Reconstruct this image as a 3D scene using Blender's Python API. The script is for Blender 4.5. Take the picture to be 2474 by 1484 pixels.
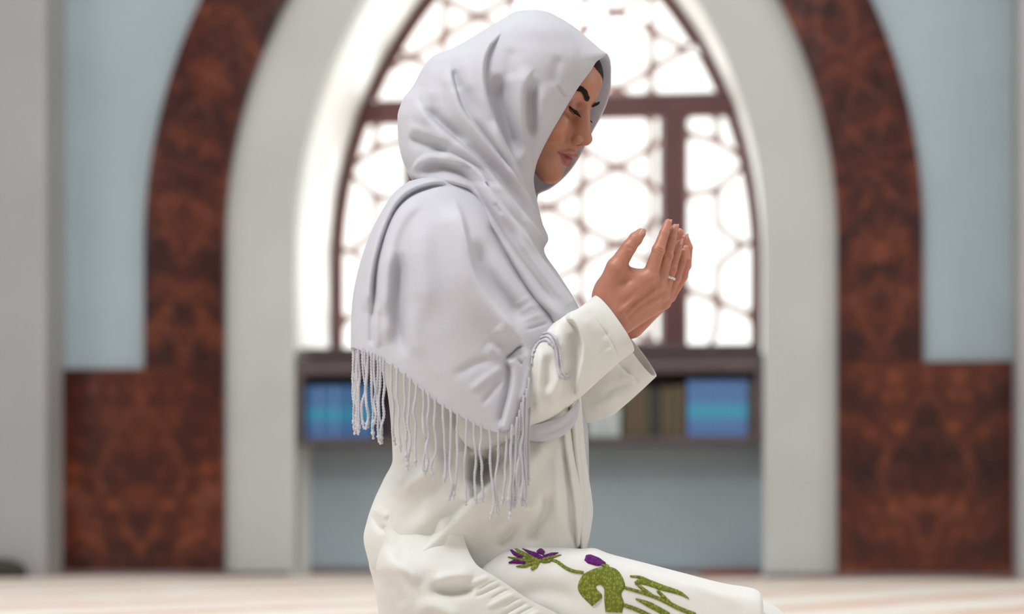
import bpy, bmesh, math, random
import numpy as np
from mathutils import Vector, Matrix

for _o in list(bpy.data.objects):
    bpy.data.objects.remove(_o, do_unlink=True)
SC = bpy.context.scene
COL = SC.collection
random.seed(7)
np.random.seed(7)

# ------------------------------------------------------------------ camera
# level camera, close to the floor, looking along +Y; image taken as 2474 x 1484
FPX, PX, PY = 4950.0, 1237.0, 1249.0       # focal length and principal point in pixels
CAM = (0.0, -3.0, 0.26)
D0 = 3.0                                    # distance of the woman's mid plane
S0 = FPX / D0                               # pixels per metre in that plane (1650)
cd = bpy.data.cameras.new('camera')
cam = bpy.data.objects.new('camera', cd)
COL.objects.link(cam)
cam.location = CAM
cam.rotation_euler = (math.pi / 2, 0, 0)
cd.sensor_width = 36.0
cd.lens = 36.0 * FPX / 2474.0
cd.shift_x = 0.0
cd.shift_y = (PY - 742.0) / 2474.0
cd.clip_end = 200
cd.dof.use_dof = True
cd.dof.focus_distance = 2.93
cd.dof.aperture_fstop = 2.6
SC.camera = cam

# ------------------------------------------------------------------ world and lights
w = bpy.data.worlds.new('daylight')
SC.world = w
w.use_nodes = True
w.node_tree.nodes['Background'].inputs[0].default_value = (0.97, 1.0, 0.985, 1)
w.node_tree.nodes['Background'].inputs[1].default_value = 1.75

def area(name, loc, target, size, energy, color=(1, 1, 1)):
    l = bpy.data.lights.new(name, 'AREA')
    l.shape = 'RECTANGLE'
    l.size, l.size_y = size
    l.energy = energy
    l.color = color
    o = bpy.data.objects.new(name, l)
    COL.objects.link(o)
    o.location = loc
    o.rotation_euler = (Vector(target) - Vector(loc)).to_track_quat('-Z', 'Y').to_euler()
    return o

area('key_light', (-1.7, -1.9, 4.4), (0.05, 0.0, 0.55), (1.3, 1.3), 150, (0.985, 0.99, 1.0))  # added key lamp, unseen, upper left front; no window stands there
area('overhead_fill', (0.0, 0.5, 6.3), (0.0, 0.5, 0.0), (8.0, 8.0), 300, (0.97, 0.99, 1.0))  # added broad lamp below the closed ceiling, soft fill from above
area('rear_fill', (1.0, -6.8, 2.6), (0.3, 0.0, 1.0), (8.0, 3.0), 30, (1.0, 0.99, 0.97))  # unseen frontal fill added behind the camera; the back wall is solid
area('right_fill', (6.8, 1.0, 2.6), (0.5, 5.0, 1.0), (4.0, 2.6), 120, (1.0, 0.98, 0.95))  # added fill lamp out of view on the right, no opening modelled
area('left_fill', (-6.7, 1.0, 2.6), (2.6, 5.6, 1.0), (4.0, 2.6), 110, (0.98, 0.99, 1.0))  # unseen lamp added on the left to brighten the right of the wall
# daylight of the yard outside the arched window
area('window_daylight', (1.5, 9.6, 2.6), (0.3, 5.0, 1.2), (5.0, 4.0), 700, (1.0, 1.0, 0.98))

vs = SC.view_settings
vs.view_transform = 'Standard'
vs.look = 'None'
vs.gamma = 1.0
vs.use_curve_mapping = False
vs.exposure = 0.0

# ------------------------------------------------------------------ helpers
def mesh_obj(name, verts, faces, mat=None, parent=None, smooth=False):
    me = bpy.data.meshes.new(name)
    me.from_pydata([tuple(map(float, v)) for v in verts], [], faces if isinstance(faces, list) else [tuple(map(int, f)) for f in faces])
    me.update()
    o = bpy.data.objects.new(name, me)
    COL.objects.link(o)
    if mat is not None:
        me.materials.append(mat)
    if parent is not None:
        o.parent = parent
    if smooth:
        me.polygons.foreach_set('use_smooth', [True] * len(me.polygons))
    return o

def tag(o, label=None, cat=None, group=None, kind=None):
    if label: o['label'] = label
    if cat: o['category'] = cat
    if group: o['group'] = group
    if kind: o['kind'] = kind
    return o

def empty(name, loc=(0, 0, 0)):
    o = bpy.data.objects.new(name, None)
    COL.objects.link(o)
    o.location = loc
    o.empty_display_size = 0.1
    return o

def set_parent(o, p):
    o.parent = p
    o.matrix_parent_inverse = Matrix.Translation(-Vector(p.location)) if p.type == 'EMPTY' else Matrix.Identity(4)

class NT:
    """small node-tree helper"""
    def __init__(self, name, base=(0.8, 0.8, 0.8), rough=0.6, **kw):
        self.m = bpy.data.materials.new(name)
        self.m.use_nodes = True
        self.t = self.m.node_tree
        self.p = self.t.nodes['Principled BSDF']
        self.p.inputs['Base Color'].default_value = (*base, 1)
        self.p.inputs['Roughness'].default_value = rough
        for k, v in kw.items():
            self.p.inputs[k.replace('_', ' ')].default_value = v
    def n(self, typ, **kw):
        nd = self.t.nodes.new(typ)
        for k, v in kw.items():
            if k.startswith('i_'):
                nd.inputs[k[2:].replace('_', ' ')].default_value = v
            else:
                setattr(nd, k, v)
        return nd
    def l(self, a, b):
        self.t.links.new(a, b)
    def ramp(self, src, stops):
        r = self.n('ShaderNodeValToRGB')
        el = r.color_ramp.elements
        while len(el) < len(stops): el.new(0.5)
        for e, (p, c) in zip(el, stops):
            e.position = p
            e.color = (*c, 1) if len(c) == 3 else c
        self.l(src, r.inputs[0])
        return r.outputs[0]
    def bump(self, src, strength=0.2, dist=0.01):
        b = self.n('ShaderNodeBump', i_Strength=strength, i_Distance=dist)
        self.l(src, b.inputs['Height'])
        self.l(b.outputs[0], self.p.inputs['Normal'])
        return b

def math_node(N, op, a, b=None):
    m = N.n('ShaderNodeMath', operation=op)
    for i, x in enumerate((a, b)):
        if x is None: continue
        if isinstance(x, (int, float)): m.inputs[i].default_value = x
        else: N.l(x, m.inputs[i])
    return m.outputs[0]
# ------------------------------------------------------------------ the window wall
PHI = math.atan(603 / FPX)                 # the wall is turned: its right end is nearer
SV = Vector((math.cos(PHI), -math.sin(PHI), 0))   # along the wall, to the right
TV = Vector((math.sin(PHI), math.cos(PHI), 0))    # into the wall
W0 = Vector((63 / FPX * 8.84, 8.84 - 3.0, 0)) + SV * (-0.055)   # foot of the arch axis
def W(s, t, z):
    return W0 + SV * s + TV * t + Vector((0, 0, z))

def paint(name, col, rough=0.7, amount=0.06, scale=2.0, bump=0.05):
    N = NT(name, col, rough)
    tc = N.n('ShaderNodeTexCoord')
    no = N.n('ShaderNodeTexNoise', i_Scale=scale, i_Detail=5.0)
    N.l(tc.outputs['Object'], no.inputs['Vector'])
    a = tuple(c * (1 - amount) for c in col)
    b = tuple(min(1, c * (1 + amount)) for c in col)
    N.l(N.ramp(no.outputs['Fac'], [(0.3, a), (0.7, b)]), N.p.inputs['Base Color'])
    n2 = N.n('ShaderNodeTexNoise', i_Scale=scale * 30, i_Detail=3.0)
    N.l(tc.outputs['Object'], n2.inputs['Vector'])
    N.bump(n2.outputs['Fac'], bump, 0.004)
    return N.m

M_BLUE = paint('blue_grey_wall_paint', (0.345, 0.415, 0.455))
M_BAND = paint('light_grey_plaster', (0.50, 0.505, 0.49))
M_PIER = paint('grey_pier_plaster', (0.37, 0.365, 0.37))
M_REVEAL = paint('white_reveal_plaster', (0.86, 0.87, 0.85))
M_FRAME = paint('maroon_window_frame', (0.105, 0.030, 0.033), 0.45, 0.2, 6.0)
M_SHELF = paint('dark_stained_shelf_wood', (0.085, 0.060, 0.062), 0.5, 0.25, 8.0)
M_SKIRT = paint('dark_baseboard', (0.16, 0.12, 0.125), 0.6)

def marble(name, bright=1.0):
    N = NT(name, rough=0.22)
    N.p.inputs['Specular IOR Level'].default_value = 0.4
    uv = N.n('ShaderNodeUVMap', uv_map='UVMap')
    sp = N.n('ShaderNodeSeparateXYZ')
    N.l(uv.outputs[0], sp.inputs[0])
    ax = math_node(N, 'ABSOLUTE', sp.outputs[0])          # book matched across the slab
    ob = N.n('ShaderNodeObjectInfo')
    rnd = math_node(N, 'MULTIPLY', ob.outputs['Random'], 40.0)
    cb = N.n('ShaderNodeCombineXYZ')
    N.l(ax, cb.inputs[0]); N.l(sp.outputs[1], cb.inputs[1]); N.l(rnd, cb.inputs[2])
    n1 = N.n('ShaderNodeTexNoise', i_Scale=1.3, i_Detail=4.0, i_Roughness=0.5, i_Distortion=0.5)
    N.l(cb.outputs[0], n1.inputs['Vector'])
    n2 = N.n('ShaderNodeTexNoise', i_Scale=2.6, i_Detail=4.0, i_Roughness=0.6, i_Distortion=0.8)
    N.l(cb.outputs[0], n2.inputs['Vector'])
    c1 = N.ramp(n1.outputs['Fac'], [(0.34, (0.040 * bright, 0.007 * bright, 0.006 * bright)), (0.5, (0.085 * bright, 0.017 * bright, 0.009 * bright)),
                                    (0.62, (0.155 * bright, 0.036 * bright, 0.013 * bright)), (0.74, (0.23 * bright, 0.075 * bright, 0.042 * bright))])
    # diamond vein of the matched veneer
    av = math_node(N, 'ABSOLUTE', sp.outputs[1])
    d = math_node(N, 'ADD', math_node(N, 'MULTIPLY', ax, 1.55), math_node(N, 'MULTIPLY', av, 0.95))
    d = math_node(N, 'ADD', d, math_node(N, 'MULTIPLY', n2.outputs['Fac'], 0.8))
    v = math_node(N, 'ABSOLUTE', math_node(N, 'SUBTRACT', d, 1.27))
    vr = N.ramp(v, [(0.0, (1, 1, 1)), (0.16, (0, 0, 0))])
    mx = N.n('ShaderNodeMix', data_type='RGBA')
    N.l(math_node(N, 'MULTIPLY', vr, 0.5), mx.inputs['Factor'])
    N.l(c1, mx.inputs['A'])
    mx.inputs['B'].default_value = (0.27 * bright, 0.075 * bright, 0.03 * bright, 1)
    # fine carved ornament: dark flecks in low relief
    vo = N.n('ShaderNodeTexVoronoi', i_Scale=5.5); N.l(cb.outputs[0], vo.inputs['Vector'])
    n3 = N.n('ShaderNodeTexNoise', i_Scale=9.0, i_Detail=3.0); N.l(cb.outputs[0], n3.inputs['Vector'])
    fl_ = math_node(N, 'ADD', vo.outputs['Distance'], math_node(N, 'MULTIPLY', n3.outputs['Fac'], 0.5))
    m2 = N.n('ShaderNodeMix', data_type='RGBA', blend_type='MULTIPLY'); m2.inputs['Factor'].default_value = 1.0
    N.l(mx.outputs['Result'], m2.inputs['A']); N.l(N.ramp(fl_, [(0.35, (1.25, 1.2, 1.2)), (0.75, (0.62, 0.55, 0.55))]), m2.inputs['B'])
    N.l(m2.outputs['Result'], N.p.inputs['Base Color'])
    N.bump(fl_, 0.18, 0.01)
    return N.m
M_MARBLE = marble('brown_marble', 1.0)

def arch(hw, R, spring=1.45, z0=0.0, n=28, apex=True):
    """pointed arch profile from the right foot over the apex to the left foot: list of (s, z)"""
    cx = hw - R
    amax = math.acos(-cx / R) if apex else 0
    right = [(hw, z0)] + [(cx + R * math.cos(amax * i / n), spring + R * math.sin(amax * i / n)) for i in range(n + 1)]
    left = [(-s, z) for s, z in reversed(right[:-1])]
    return right + left
A_OUT = arch(1.685, 2.42)
A_RING = arch(1.328, 2.20)
A_BAND = arch(1.02, 2.02)

def strip(name, A, B, tf, tb, mat, parent=None, smooth=False):
    """solid band between two profiles with the same point count, from depth tf (front) to tb"""
    n = len(A); V = []; F = []
    for (a, b) in zip(A, B):
        V += [W(a[0], tf, a[1]), W(b[0], tf, b[1]), W(b[0], tb, b[1]), W(a[0], tb, a[1])]
    for i in range(n - 1):
        k = 4 * i
        for j in range(4):
            F.append((k + j, k + (j + 1) % 4, k + 4 + (j + 1) % 4, k + 4 + j))
    F += [(0, 3, 2, 1), (4 * n - 4, 4 * n - 3, 4 * n - 2, 4 * n - 1)]
    return mesh_obj(name, V, F, mat, parent, smooth)

def wbox(name, s0, s1, t0, t1, z0, z1, mat, parent=None, bevel=0.0):
    V = [W(s, t, z) for z in (z0, z1) for t in (t0, t1) for s in (s0, s1)]
    F = [(0, 1, 3, 2), (4, 6, 7, 5), (0, 4, 5, 1), (2, 3, 7, 6), (0, 2, 6, 4), (1, 5, 7, 3)]
    o = mesh_obj(name, V, F, mat, parent)
    if bevel:
        b = o.modifiers.new('bevel', 'BEVEL'); b.width = bevel; b.segments = 2
    return o

# floor: hall carpet
N = NT('pale_patterned_carpet', (0.7, 0.62, 0.52), 0.95)
tc = N.n('ShaderNodeTexCoord')
mp = N.n('ShaderNodeMapping'); mp.inputs['Rotation'].default_value = (0, 0, math.radians(38))
N.l(tc.outputs['Object'], mp.inputs[0])
vo = N.n('ShaderNodeTexVoronoi', i_Scale=1.6); N.l(mp.outputs[0], vo.inputs['Vector'])
wv = N.n('ShaderNodeTexWave', i_Scale=0.55, i_Distortion=2.5, i_Detail=3.0); N.l(mp.outputs[0], wv.inputs['Vector'])
no = N.n('ShaderNodeTexNoise', i_Scale=3.2, i_Detail=5.0); N.l(tc.outputs['Object'], no.inputs['Vector'])
mixf = math_node(N, 'ADD', math_node(N, 'MULTIPLY', wv.outputs['Fac'], 0.45), math_node(N, 'MULTIPLY', no.outputs['Fac'], 0.6))
cc = N.ramp(mixf, [(0.30, (0.72, 0.47, 0.39)), (0.42, (0.80, 0.68, 0.58)), (0.6, (0.84, 0.78, 0.69)), (0.8, (0.87, 0.82, 0.74))])
N.l(cc, N.p.inputs['Base Color'])
n3 = N.n('ShaderNodeTexNoise', i_Scale=260.0, i_Detail=2.0); N.l(tc.outputs['Object'], n3.inputs['Vector'])
N.bump(n3.outputs['Fac'], 0.5, 0.01)
M_CARPET = N.m
fl = mesh_obj('floor', [(x, y, z) for z in (0, -0.1) for x, y in ((-7.2, -7.2), (7.2, -7.2), (7.2, 8.0), (-7.2, 8.0))],
              [(0, 1, 2, 3), (7, 6, 5, 4), (0, 4, 5, 1), (1, 5, 6, 2), (2, 6, 7, 3), (3, 7, 4, 0)], M_CARPET)
tag(fl, kind='structure')

# wall around the arch (solid, with the arch cut out)
def rect_profile(A, S=7.0, H=6.5):
    out = []
    n = len(A); mid = n // 2
    for i, (s, z) in enumerate(A):
        a = math.atan2(max(z - 1.2, -1.2) , s) if z > 1.45 else None
        if i == 0: out.append((S, 0.0))
        elif i == n - 1: out.append((-S, 0.0))
        else:
            f = (i - 1) / (n - 3)           # 0..1 right to left around the top
            L = 2 * (H - 1.45) + 2 * S
            d = f * L
            if d < H - 1.45: out.append((S, 1.45 + d))
            elif d < H - 1.45 + 2 * S: out.append((S - (d - (H - 1.45)), H))
            else: out.append((-S, H - (d - (H - 1.45) - 2 * S)))
    return out
wall = strip('wall_window_side', rect_profile(A_OUT), A_OUT, 0.0, 0.35, M_BLUE); tag(wall, kind='structure')
band = strip('trim_1', A_RING, A_BAND, 0.015, 0.12, M_BAND); tag(band, 'light grey plaster band lining the pointed arch', kind='structure')
rev = strip('wall_window_reveal', A_RING, A_BAND, 0.121, 0.86, M_REVEAL); tag(rev, kind='structure')

o = strip('wall_arch_core', A_OUT, A_RING, 0.012, 0.34, M_BLUE); tag(o, kind='structure')
# the rest of the hall, outside the frame: plain plastered walls and ceiling
M_HALL = paint('pale_hall_plaster', (0.62, 0.63, 0.62))
def xbox(name, a, b, mat):
    V = [(x, y, z) for z in (a[2], b[2]) for y in (a[1], b[1]) for x in (a[0], b[0])]
    F = [(0, 1, 3, 2), (4, 6, 7, 5), (0, 4, 5, 1), (2, 3, 7, 6), (0, 2, 6, 4), (1, 5, 7, 3)]
    return tag(mesh_obj(name, V, F, mat), kind='structure')
xbox('wall_left', (-7.2, -7.2, 0), (-6.9, 7.4, 6.5), M_HALL)
xbox('wall_right', (6.95, -7.2, 0), (7.2, 5.3, 6.5), M_HALL)
xbox('wall_back', (-7.2, -7.2, 0), (7.2, -6.9, 6.5), M_HALL)
xbox('ceiling', (-7.2, -7.2, 6.45), (7.2, 7.0, 6.6), M_HALL)

# brown marble surround: separate slabs
def uv_quad(o, uvs_by_vert):
    me = o.data
    uv = me.uv_layers.new(name='UVMap')
    for lp in me.loops:
        uv.data[lp.index].uv = uvs_by_vert[lp.vertex_index]
sur = empty('trim_2', W(0, 0, 0)); tag(sur, 'polished brown ornamented slabs framing the pointed arch', kind='structure')
def slab_from(pa, pb, name='marble_slab'):
    """pa outer, pb inner profile points"""
    V = []; UV = []; F = []
    n = len(pa); L = [0]
    for i in range(1, n): L.append(L[-1] + math.dist(pa[i], pa[i - 1]))
    wd = math.dist(pa[0], pb[0])
    for i in range(n):
        m = 2.0 * (L[i] - L[-1] / 2) / wd
        V += [W(pa[i][0], -0.035, pa[i][1]), W(pb[i][0], -0.035, pb[i][1]), W(pb[i][0], 0.02, pb[i][1]), W(pa[i][0], 0.02, pa[i][1])]
        UV += [(1, m), (-1, m), (-1, m), (1, m)]
    for i in range(n - 1):
        k = 4 * i
        for j in range(4):
            F.append((k + j, k + (j + 1) % 4, k + 4 + (j + 1) % 4, k + 4 + j))
    F += [(0, 3, 2, 1), (4 * n - 4, 4 * n - 3, 4 * n - 2, 4 * n - 1)]
    o = mesh_obj(name, V, F, M_MARBLE); uv_quad(o, UV); set_parent(o, sur)
    return o
def resample(P, n):
    L = [0]
    for i in range(1, len(P)): L.append(L[-1] + math.dist(P[i], P[i - 1]))
    return [tuple(np.interp(L[-1] * k / n, L, [p[j] for p in P]) for j in (0, 1)) for k in range(n + 1)]
Z_PANEL = 0.912
for side in (1, -1):
    half_o = [p for p in A_OUT[:len(A_OUT) // 2 + 1]]; half_i = [p for p in A_RING[:len(A_RING) // 2 + 1]]
    half_o[0] = (half_o[0][0], Z_PANEL); half_i[0] = (half_i[0][0], Z_PANEL)
    ro = resample(half_o, 64); ri = resample(half_i, 64)
    for k in range(8):
        a = ro[8 * k:8 * k + 9]; b = ri[8 * k:8 * k + 9]
        # leave a fine joint
        def trim(P):
            P = list(P); P[0] = tuple(np.array(P[0]) + (np.array(P[1]) - np.array(P[0])) * 0.05); return P
        slab_from([(side * s, z) for s, z in trim(a)], [(side * s, z) for s, z in trim(b)])
    # base panel, a taller slab wider than the ring
    s_in, s_out = 1.328, 2.075
    V = [W(side * s, t, z) for z in (0.0, Z_PANEL) for t in (-0.035, 0.02) for s in (s_in, s_out)]
    F = [(0, 1, 3, 2), (4, 6, 7, 5), (0, 4, 5, 1), (2, 3, 7, 6), (0, 2, 6, 4), (1, 5, 7, 3)]
    o = mesh_obj('marble_slab', V, F, M_MARBLE)
    uv_quad(o, [(-1 + 2 * (i % 2), (-1.22 if i < 4 else 1.22)) for i in range(8)]); set_parent(o, sur)

# piers that project beside the arch bay
for i, side in enumerate((-1, 1)):
    a, b = sorted((side * 2.055, side * 2.285))
    p = wbox('wall_pier_' + ('left' if side < 0 else 'right'), a, b, -0.25, 0.0, 0, 6.5, M_PIER); tag(p, kind='structure')

# alcove under the window
o = wbox('wall_alcove', -1.32, 1.32, 0.34, 0.87, 0.0, 0.985, M_BLUE); tag(o, kind='structure')
o = wbox('baseboard_alcove', -1.02, 1.02, 0.325, 0.345, 0.0, 0.03, M_SKIRT); tag(o, kind='structure')
for nm, a, b in (('baseboard_left', -2.05, -1.03), ('baseboard_right', 1.03, 2.05)):
    o = wbox(nm, a, b, -0.06, -0.03, 0.0, 0.022, M_SKIRT); tag(o, kind='structure')

# ------------------------------------------------------------------ window with lattice panes
T_W = 0.80
win = empty('window_1', W(0, T_W, 0.99)); tag(win, 'pointed arch window with maroon frame and geometric lattice', kind='structure')
def wpix(px, py, t):
    """photo pixel -> (s, z) on the vertical plane at depth t of the wall"""
    rx = (px - PX) / FPX; rz = -(py - PY) / FPX
    o = W(0, t, 0) - Vector(CAM)
    k = (o.x * TV.x + o.y * TV.y) / (rx * TV.x + TV.y)
    p = Vector((k * rx, k, k * rz)) - o
    return (p.dot(SV), p.z + 0.0)
ZS, ZT0, ZT1 = 1.0, 2.135, 2.226
A_WIN = arch(1.015, 2.015, z0=ZS)
A_WIN_IN = arch(0.975, 1.985, z0=ZS)
o = strip('arch_frame', A_WIN, A_WIN_IN, T_W - 0.03, T_W + 0.05, M_FRAME); set_parent(o, win)
def wpart(name, *a, **k):
    o = wbox(name, *a, **k); set_parent(o, win); return o
MUL = 0.605
wpart('transom', -0.98, 0.98, T_W - 0.035, T_W + 0.055, ZT0, ZT1, M_FRAME)
for sd in (-1, 1):
    wpart('mullion', sd * MUL - 0.052, sd * MUL + 0.052, T_W - 0.03, T_W + 0.05, ZS, ZT0, M_FRAME)
wpart('bottom_rail', -MUL + 0.05, MUL - 0.05, T_W - 0.03, T_W + 0.05, ZS, ZS + 0.07, M_FRAME)
wpart('sill', -1.0, 1.0, 0.02, 0.86, ZS - 0.03, ZS - 0.001, M_SHELF)

def clip_poly(P, C):
    """Sutherland-Hodgman: polygon P against convex counter-clockwise polygon C"""
    out = list(P)
    for i in range(len(C)):
        a, b = C[i], C[(i + 1) % len(C)]
        def side(p): return (b[0] - a[0]) * (p[1] - a[1]) - (b[1] - a[1]) * (p[0] - a[0])
        inp, out = out, []
        for j in range(len(inp)):
            p, q = inp[j], inp[(j + 1) % len(inp)]
            sp, sq = side(p), side(q)
            if sp >= 0: out.append(p)
            if sp * sq < 0:
                k = sp / (sp - sq); out.append((p[0] + k * (q[0] - p[0]), p[1] + k * (q[1] - p[1])))
        if not out: return []
    r = []
    for p in out:
        if not r or math.dist(p, r[-1]) > 1e-4: r.append(p)
    if len(r) > 1 and math.dist(r[0], r[-1]) < 1e-4: r.pop()
    return r
def poly_area(P): return 0.5 * sum(P[i][0] * P[(i + 1) % len(P)][1] - P[(i + 1) % len(P)][0] * P[i][1] for i in range(len(P)))
def rounded(P, inset, rad, seg=4):
    """inset a convex ccw polygon and round its corners; same count per corner"""
    n = len(P); lines = []
    for i in range(n):
        a, b = np.array(P[i]), np.array(P[(i + 1) % n]); d = (b - a) / max(1e-9, np.linalg.norm(b - a)); nn = np.array([-d[1], d[0]])
        lines.append((a + nn * inset, d))
    Q = []
    for i in range(n):
        (p, d), (q, e) = lines[i - 1], lines[i]
        den = d[0] * e[1] - d[1] * e[0]
        if abs(den) < 1e-3: Q.append(q); continue
        k = ((q[0] - p[0]) * e[1] - (q[1] - p[1]) * e[0]) / den
        Q.append(p + d * k)
    R = []
    for i in range(n):
        a, b, c = Q[i - 1], Q[i], Q[(i + 1) % n]
        r = min(rad, 0.45 * np.linalg.norm(a - b), 0.45 * np.linalg.norm(c - b))
        u = b + (a - b) / max(1e-9, np.linalg.norm(a - b)) * r; v = b + (c - b) / max(1e-9, np.linalg.norm(c - b)) * r
        for k in range(seg + 1):
            f = k / seg
            R.append(tuple((1 - f) ** 2 * u + 2 * f * (1 - f) * b + f * f * v))
    return R
NG = NT('clear_window_glass')
NG.t.nodes.remove(NG.p)
tr = NG.n('ShaderNodeBsdfTransparent'); gl = NG.n('ShaderNodeBsdfGlossy', i_Roughness=0.05); mx = NG.n('ShaderNodeMixShader', i_Fac=0.04)
tr.inputs[0].default_value = (1.0, 1.0, 0.99, 1)
NG.l(tr.outputs[0], mx.inputs[1]); NG.l(gl.outputs[0], mx.inputs[2])
NG.l(mx.outputs[0], NG.t.nodes['Material Output'].inputs[0])
M_GLASS = NG.m
M_CAME = paint('rose_brown_lattice', (0.42, 0.27, 0.24), 0.5, 0.1, 9.0)
def pane(P, t=T_W, inset=0.0135, rad=0.035):
    if len(P) < 3 or abs(poly_area(P)) < 0.0016: return
    if poly_area(P) < 0: P = P[::-1]
    seg = 4
    R = rounded(P, inset, rad, seg)
    outer = []
    for p in P: outer += [p] * (seg + 1)
    n = len(R); V = []; F = []
    for tt in (t - 0.012, t + 0.012):
        V += [W(p[0], tt, p[1]) for p in outer] + [W(p[0], tt, p[1]) for p in R]
    for i in range(n):
        j = (i + 1) % n
        F.append((i, j, n + j, n + i)); F.append((2 * n + j, 2 * n + i, 3 * n + i, 3 * n + j)); F.append((n + i, n + j, 3 * n + j, 3 * n + i))
    o = mesh_obj('lattice_bar', V, F, M_CAME); set_parent(o, win)
    V = [W(p[0], t - 0.003, p[1]) for p in R] + [W(p[0], t + 0.003, p[1]) for p in R]
    F = [tuple(range(n)), tuple(range(2 * n - 1, n - 1, -1))] + [(i, n + i, n + (i + 1) % n, (i + 1) % n) for i in range(n)]
    o = mesh_obj('pane', V, F, M_GLASS); set_parent(o, win)
# hexagon and triangle lattice (side AH); one node of it lies at photo pixel (1490, 405)
s_n, z_n = wpix(1490, 405, T_W)
AH = (wpix(1490, 405, T_W)[1] - wpix(1490, 592, T_W)[1]) / 2
HW = AH * 0.90
regions = []
regions.append([(-MUL + 0.055, ZS + 0.07), (MUL - 0.055, ZS + 0.07), (MUL - 0.055, ZT0), (-MUL + 0.055, ZT0)])
up = [p for p in A_WIN_IN if p[1] > ZT1]
k0 = math.sqrt(1.985 ** 2 - (ZT1 - 1.45) ** 2) + 0.975 - 1.985
regions.append([(-k0, ZT1), (k0, ZT1)] + up)
for reg in regions:
    for ci in range(-5, 6):
        x0 = s_n + ci * 2 * HW
        off = AH if ci % 2 else 0.0
        for cj in range(-8, 9):
            zc = z_n - AH + 2 * AH * cj + off
            hexa = [(x0, zc - AH), (x0 + HW, zc - AH / 2), (x0 + HW, zc + AH / 2), (x0, zc + AH), (x0 - HW, zc + AH / 2), (x0 - HW, zc - AH / 2)]
            pane(clip_poly(hexa, reg))
            zt = zc + AH                     # node where two hexagons of the column touch
            tri = [(x0, zt), (x0 + HW, zt - AH / 2), (x0 + HW, zt + AH / 2)]
            pane(clip_poly(tri, reg))
            tri = [(x0, zt), (x0 - HW, zt + AH / 2), (x0 - HW, zt - AH / 2)]
            pane(clip_poly(tri, reg))
# side lights: panes read from the right one, mirrored to the left one
side_px = [[(1655, 258), (1733, 258), (1733, 343), (1655, 322)], [(1733, 256), (1792, 256), (1806, 392), (1733, 343)],
           [(1655, 322), (1733, 343), (1806, 392), (1733, 458), (1655, 475)], [(1733, 458), (1806, 392), (1828, 420), (1838, 585), (1798, 592), (1733, 550)],
           [(1655, 475), (1733, 458), (1733, 550), (1798, 592), (1733, 640), (1733, 727), (1655, 700)], [(1733, 640), (1798, 592), (1840, 585), (1841, 778), (1733, 727)],
           [(1655, 700), (1733, 727), (1733, 790), (1704, 868), (1655, 868)], [(1733, 727), (1841, 778), (1841, 868), (1704, 868), (1733, 790)]]
arch_clip = [(MUL + 0.052, ZS), (0.975, ZS)] + [p for p in A_WIN_IN[1:len(A_WIN_IN) // 2] if p[1] < ZT0]
arch_clip += [(math.sqrt(1.985 ** 2 - (ZT0 - 1.45) ** 2) + 0.975 - 1.985, ZT0), (MUL + 0.052, ZT0)]
for P in side_px:
    Q = [wpix(x, y, T_W) for x, y in P]
    if poly_area(Q) < 0: Q = Q[::-1]
    Q = clip_poly(Q, arch_clip)
    pane(Q)
    pane([(-s, z) for s, z in reversed(Q)])

# ------------------------------------------------------------------ book shelf under the window
sh = empty('wall_shelf', W(0, 0.05, 0.56)); tag(sh, 'long dark wooden book shelf under the arched window', 'shelf')
SZ0, SZ1 = 0.575, 0.955
def spart(name, *a, **k):
    o = wbox(name, *a, bevel=0.003, **k); set_parent(o, sh); return o
spart('bottom_board', -1.015, 1.015, 0.03, 0.338, SZ0, SZ0 + 0.03, M_SHELF)
spart('top_board', -1.015, 1.015, 0.03, 0.338, SZ1 - 0.075, SZ1, M_SHELF)
spart('back_panel', -0.99, 0.99, 0.318, 0.338, SZ0 + 0.03, SZ1 - 0.075, M_SHELF)
for sd in (-1, 1):
    spart('side_panel', min(sd * 0.985, sd * 1.015), max(sd * 0.985, sd * 1.015), 0.03, 0.338, SZ0 + 0.03, SZ1 - 0.075, M_SHELF)

def book_mat(name, col, band=None, rough=0.55):
    N = NT(name, col, rough)
    tc = N.n('ShaderNodeTexCoord'); sp = N.n('ShaderNodeSeparateXYZ'); N.l(tc.outputs['Generated'], sp.inputs[0])
    if band:
        d = math_node(N, 'ABSOLUTE', math_node(N, 'SUBTRACT', sp.outputs[2], 0.45))
        N.l(N.ramp(d, [(0.0, band), (0.10, band), (0.16, col)]), N.p.inputs['Base Color'])
    return N.m
M_BOOKBLUE = book_mat('blue_book_cloth', (0.085, 0.19, 0.42), (0.045, 0.31, 0.47))
M_BOOKBLUE2 = book_mat('deep_blue_book_cloth', (0.045, 0.15, 0.36), (0.02, 0.24, 0.40))
M_BOOKOLIVE = book_mat('olive_book_leather', (0.075, 0.06, 0.03))
M_BOOKBROWN = book_mat('brown_book_leather', (0.10, 0.065, 0.032))
M_BOOKBLACK = book_mat('black_book_leather', (0.018, 0.02, 0.02))
M_BOOKWHITE = book_mat('pale_grey_book_cover', (0.42, 0.47, 0.47))
M_PAGES = NT('book_pages', (0.6, 0.56, 0.46), 0.9).m
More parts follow.
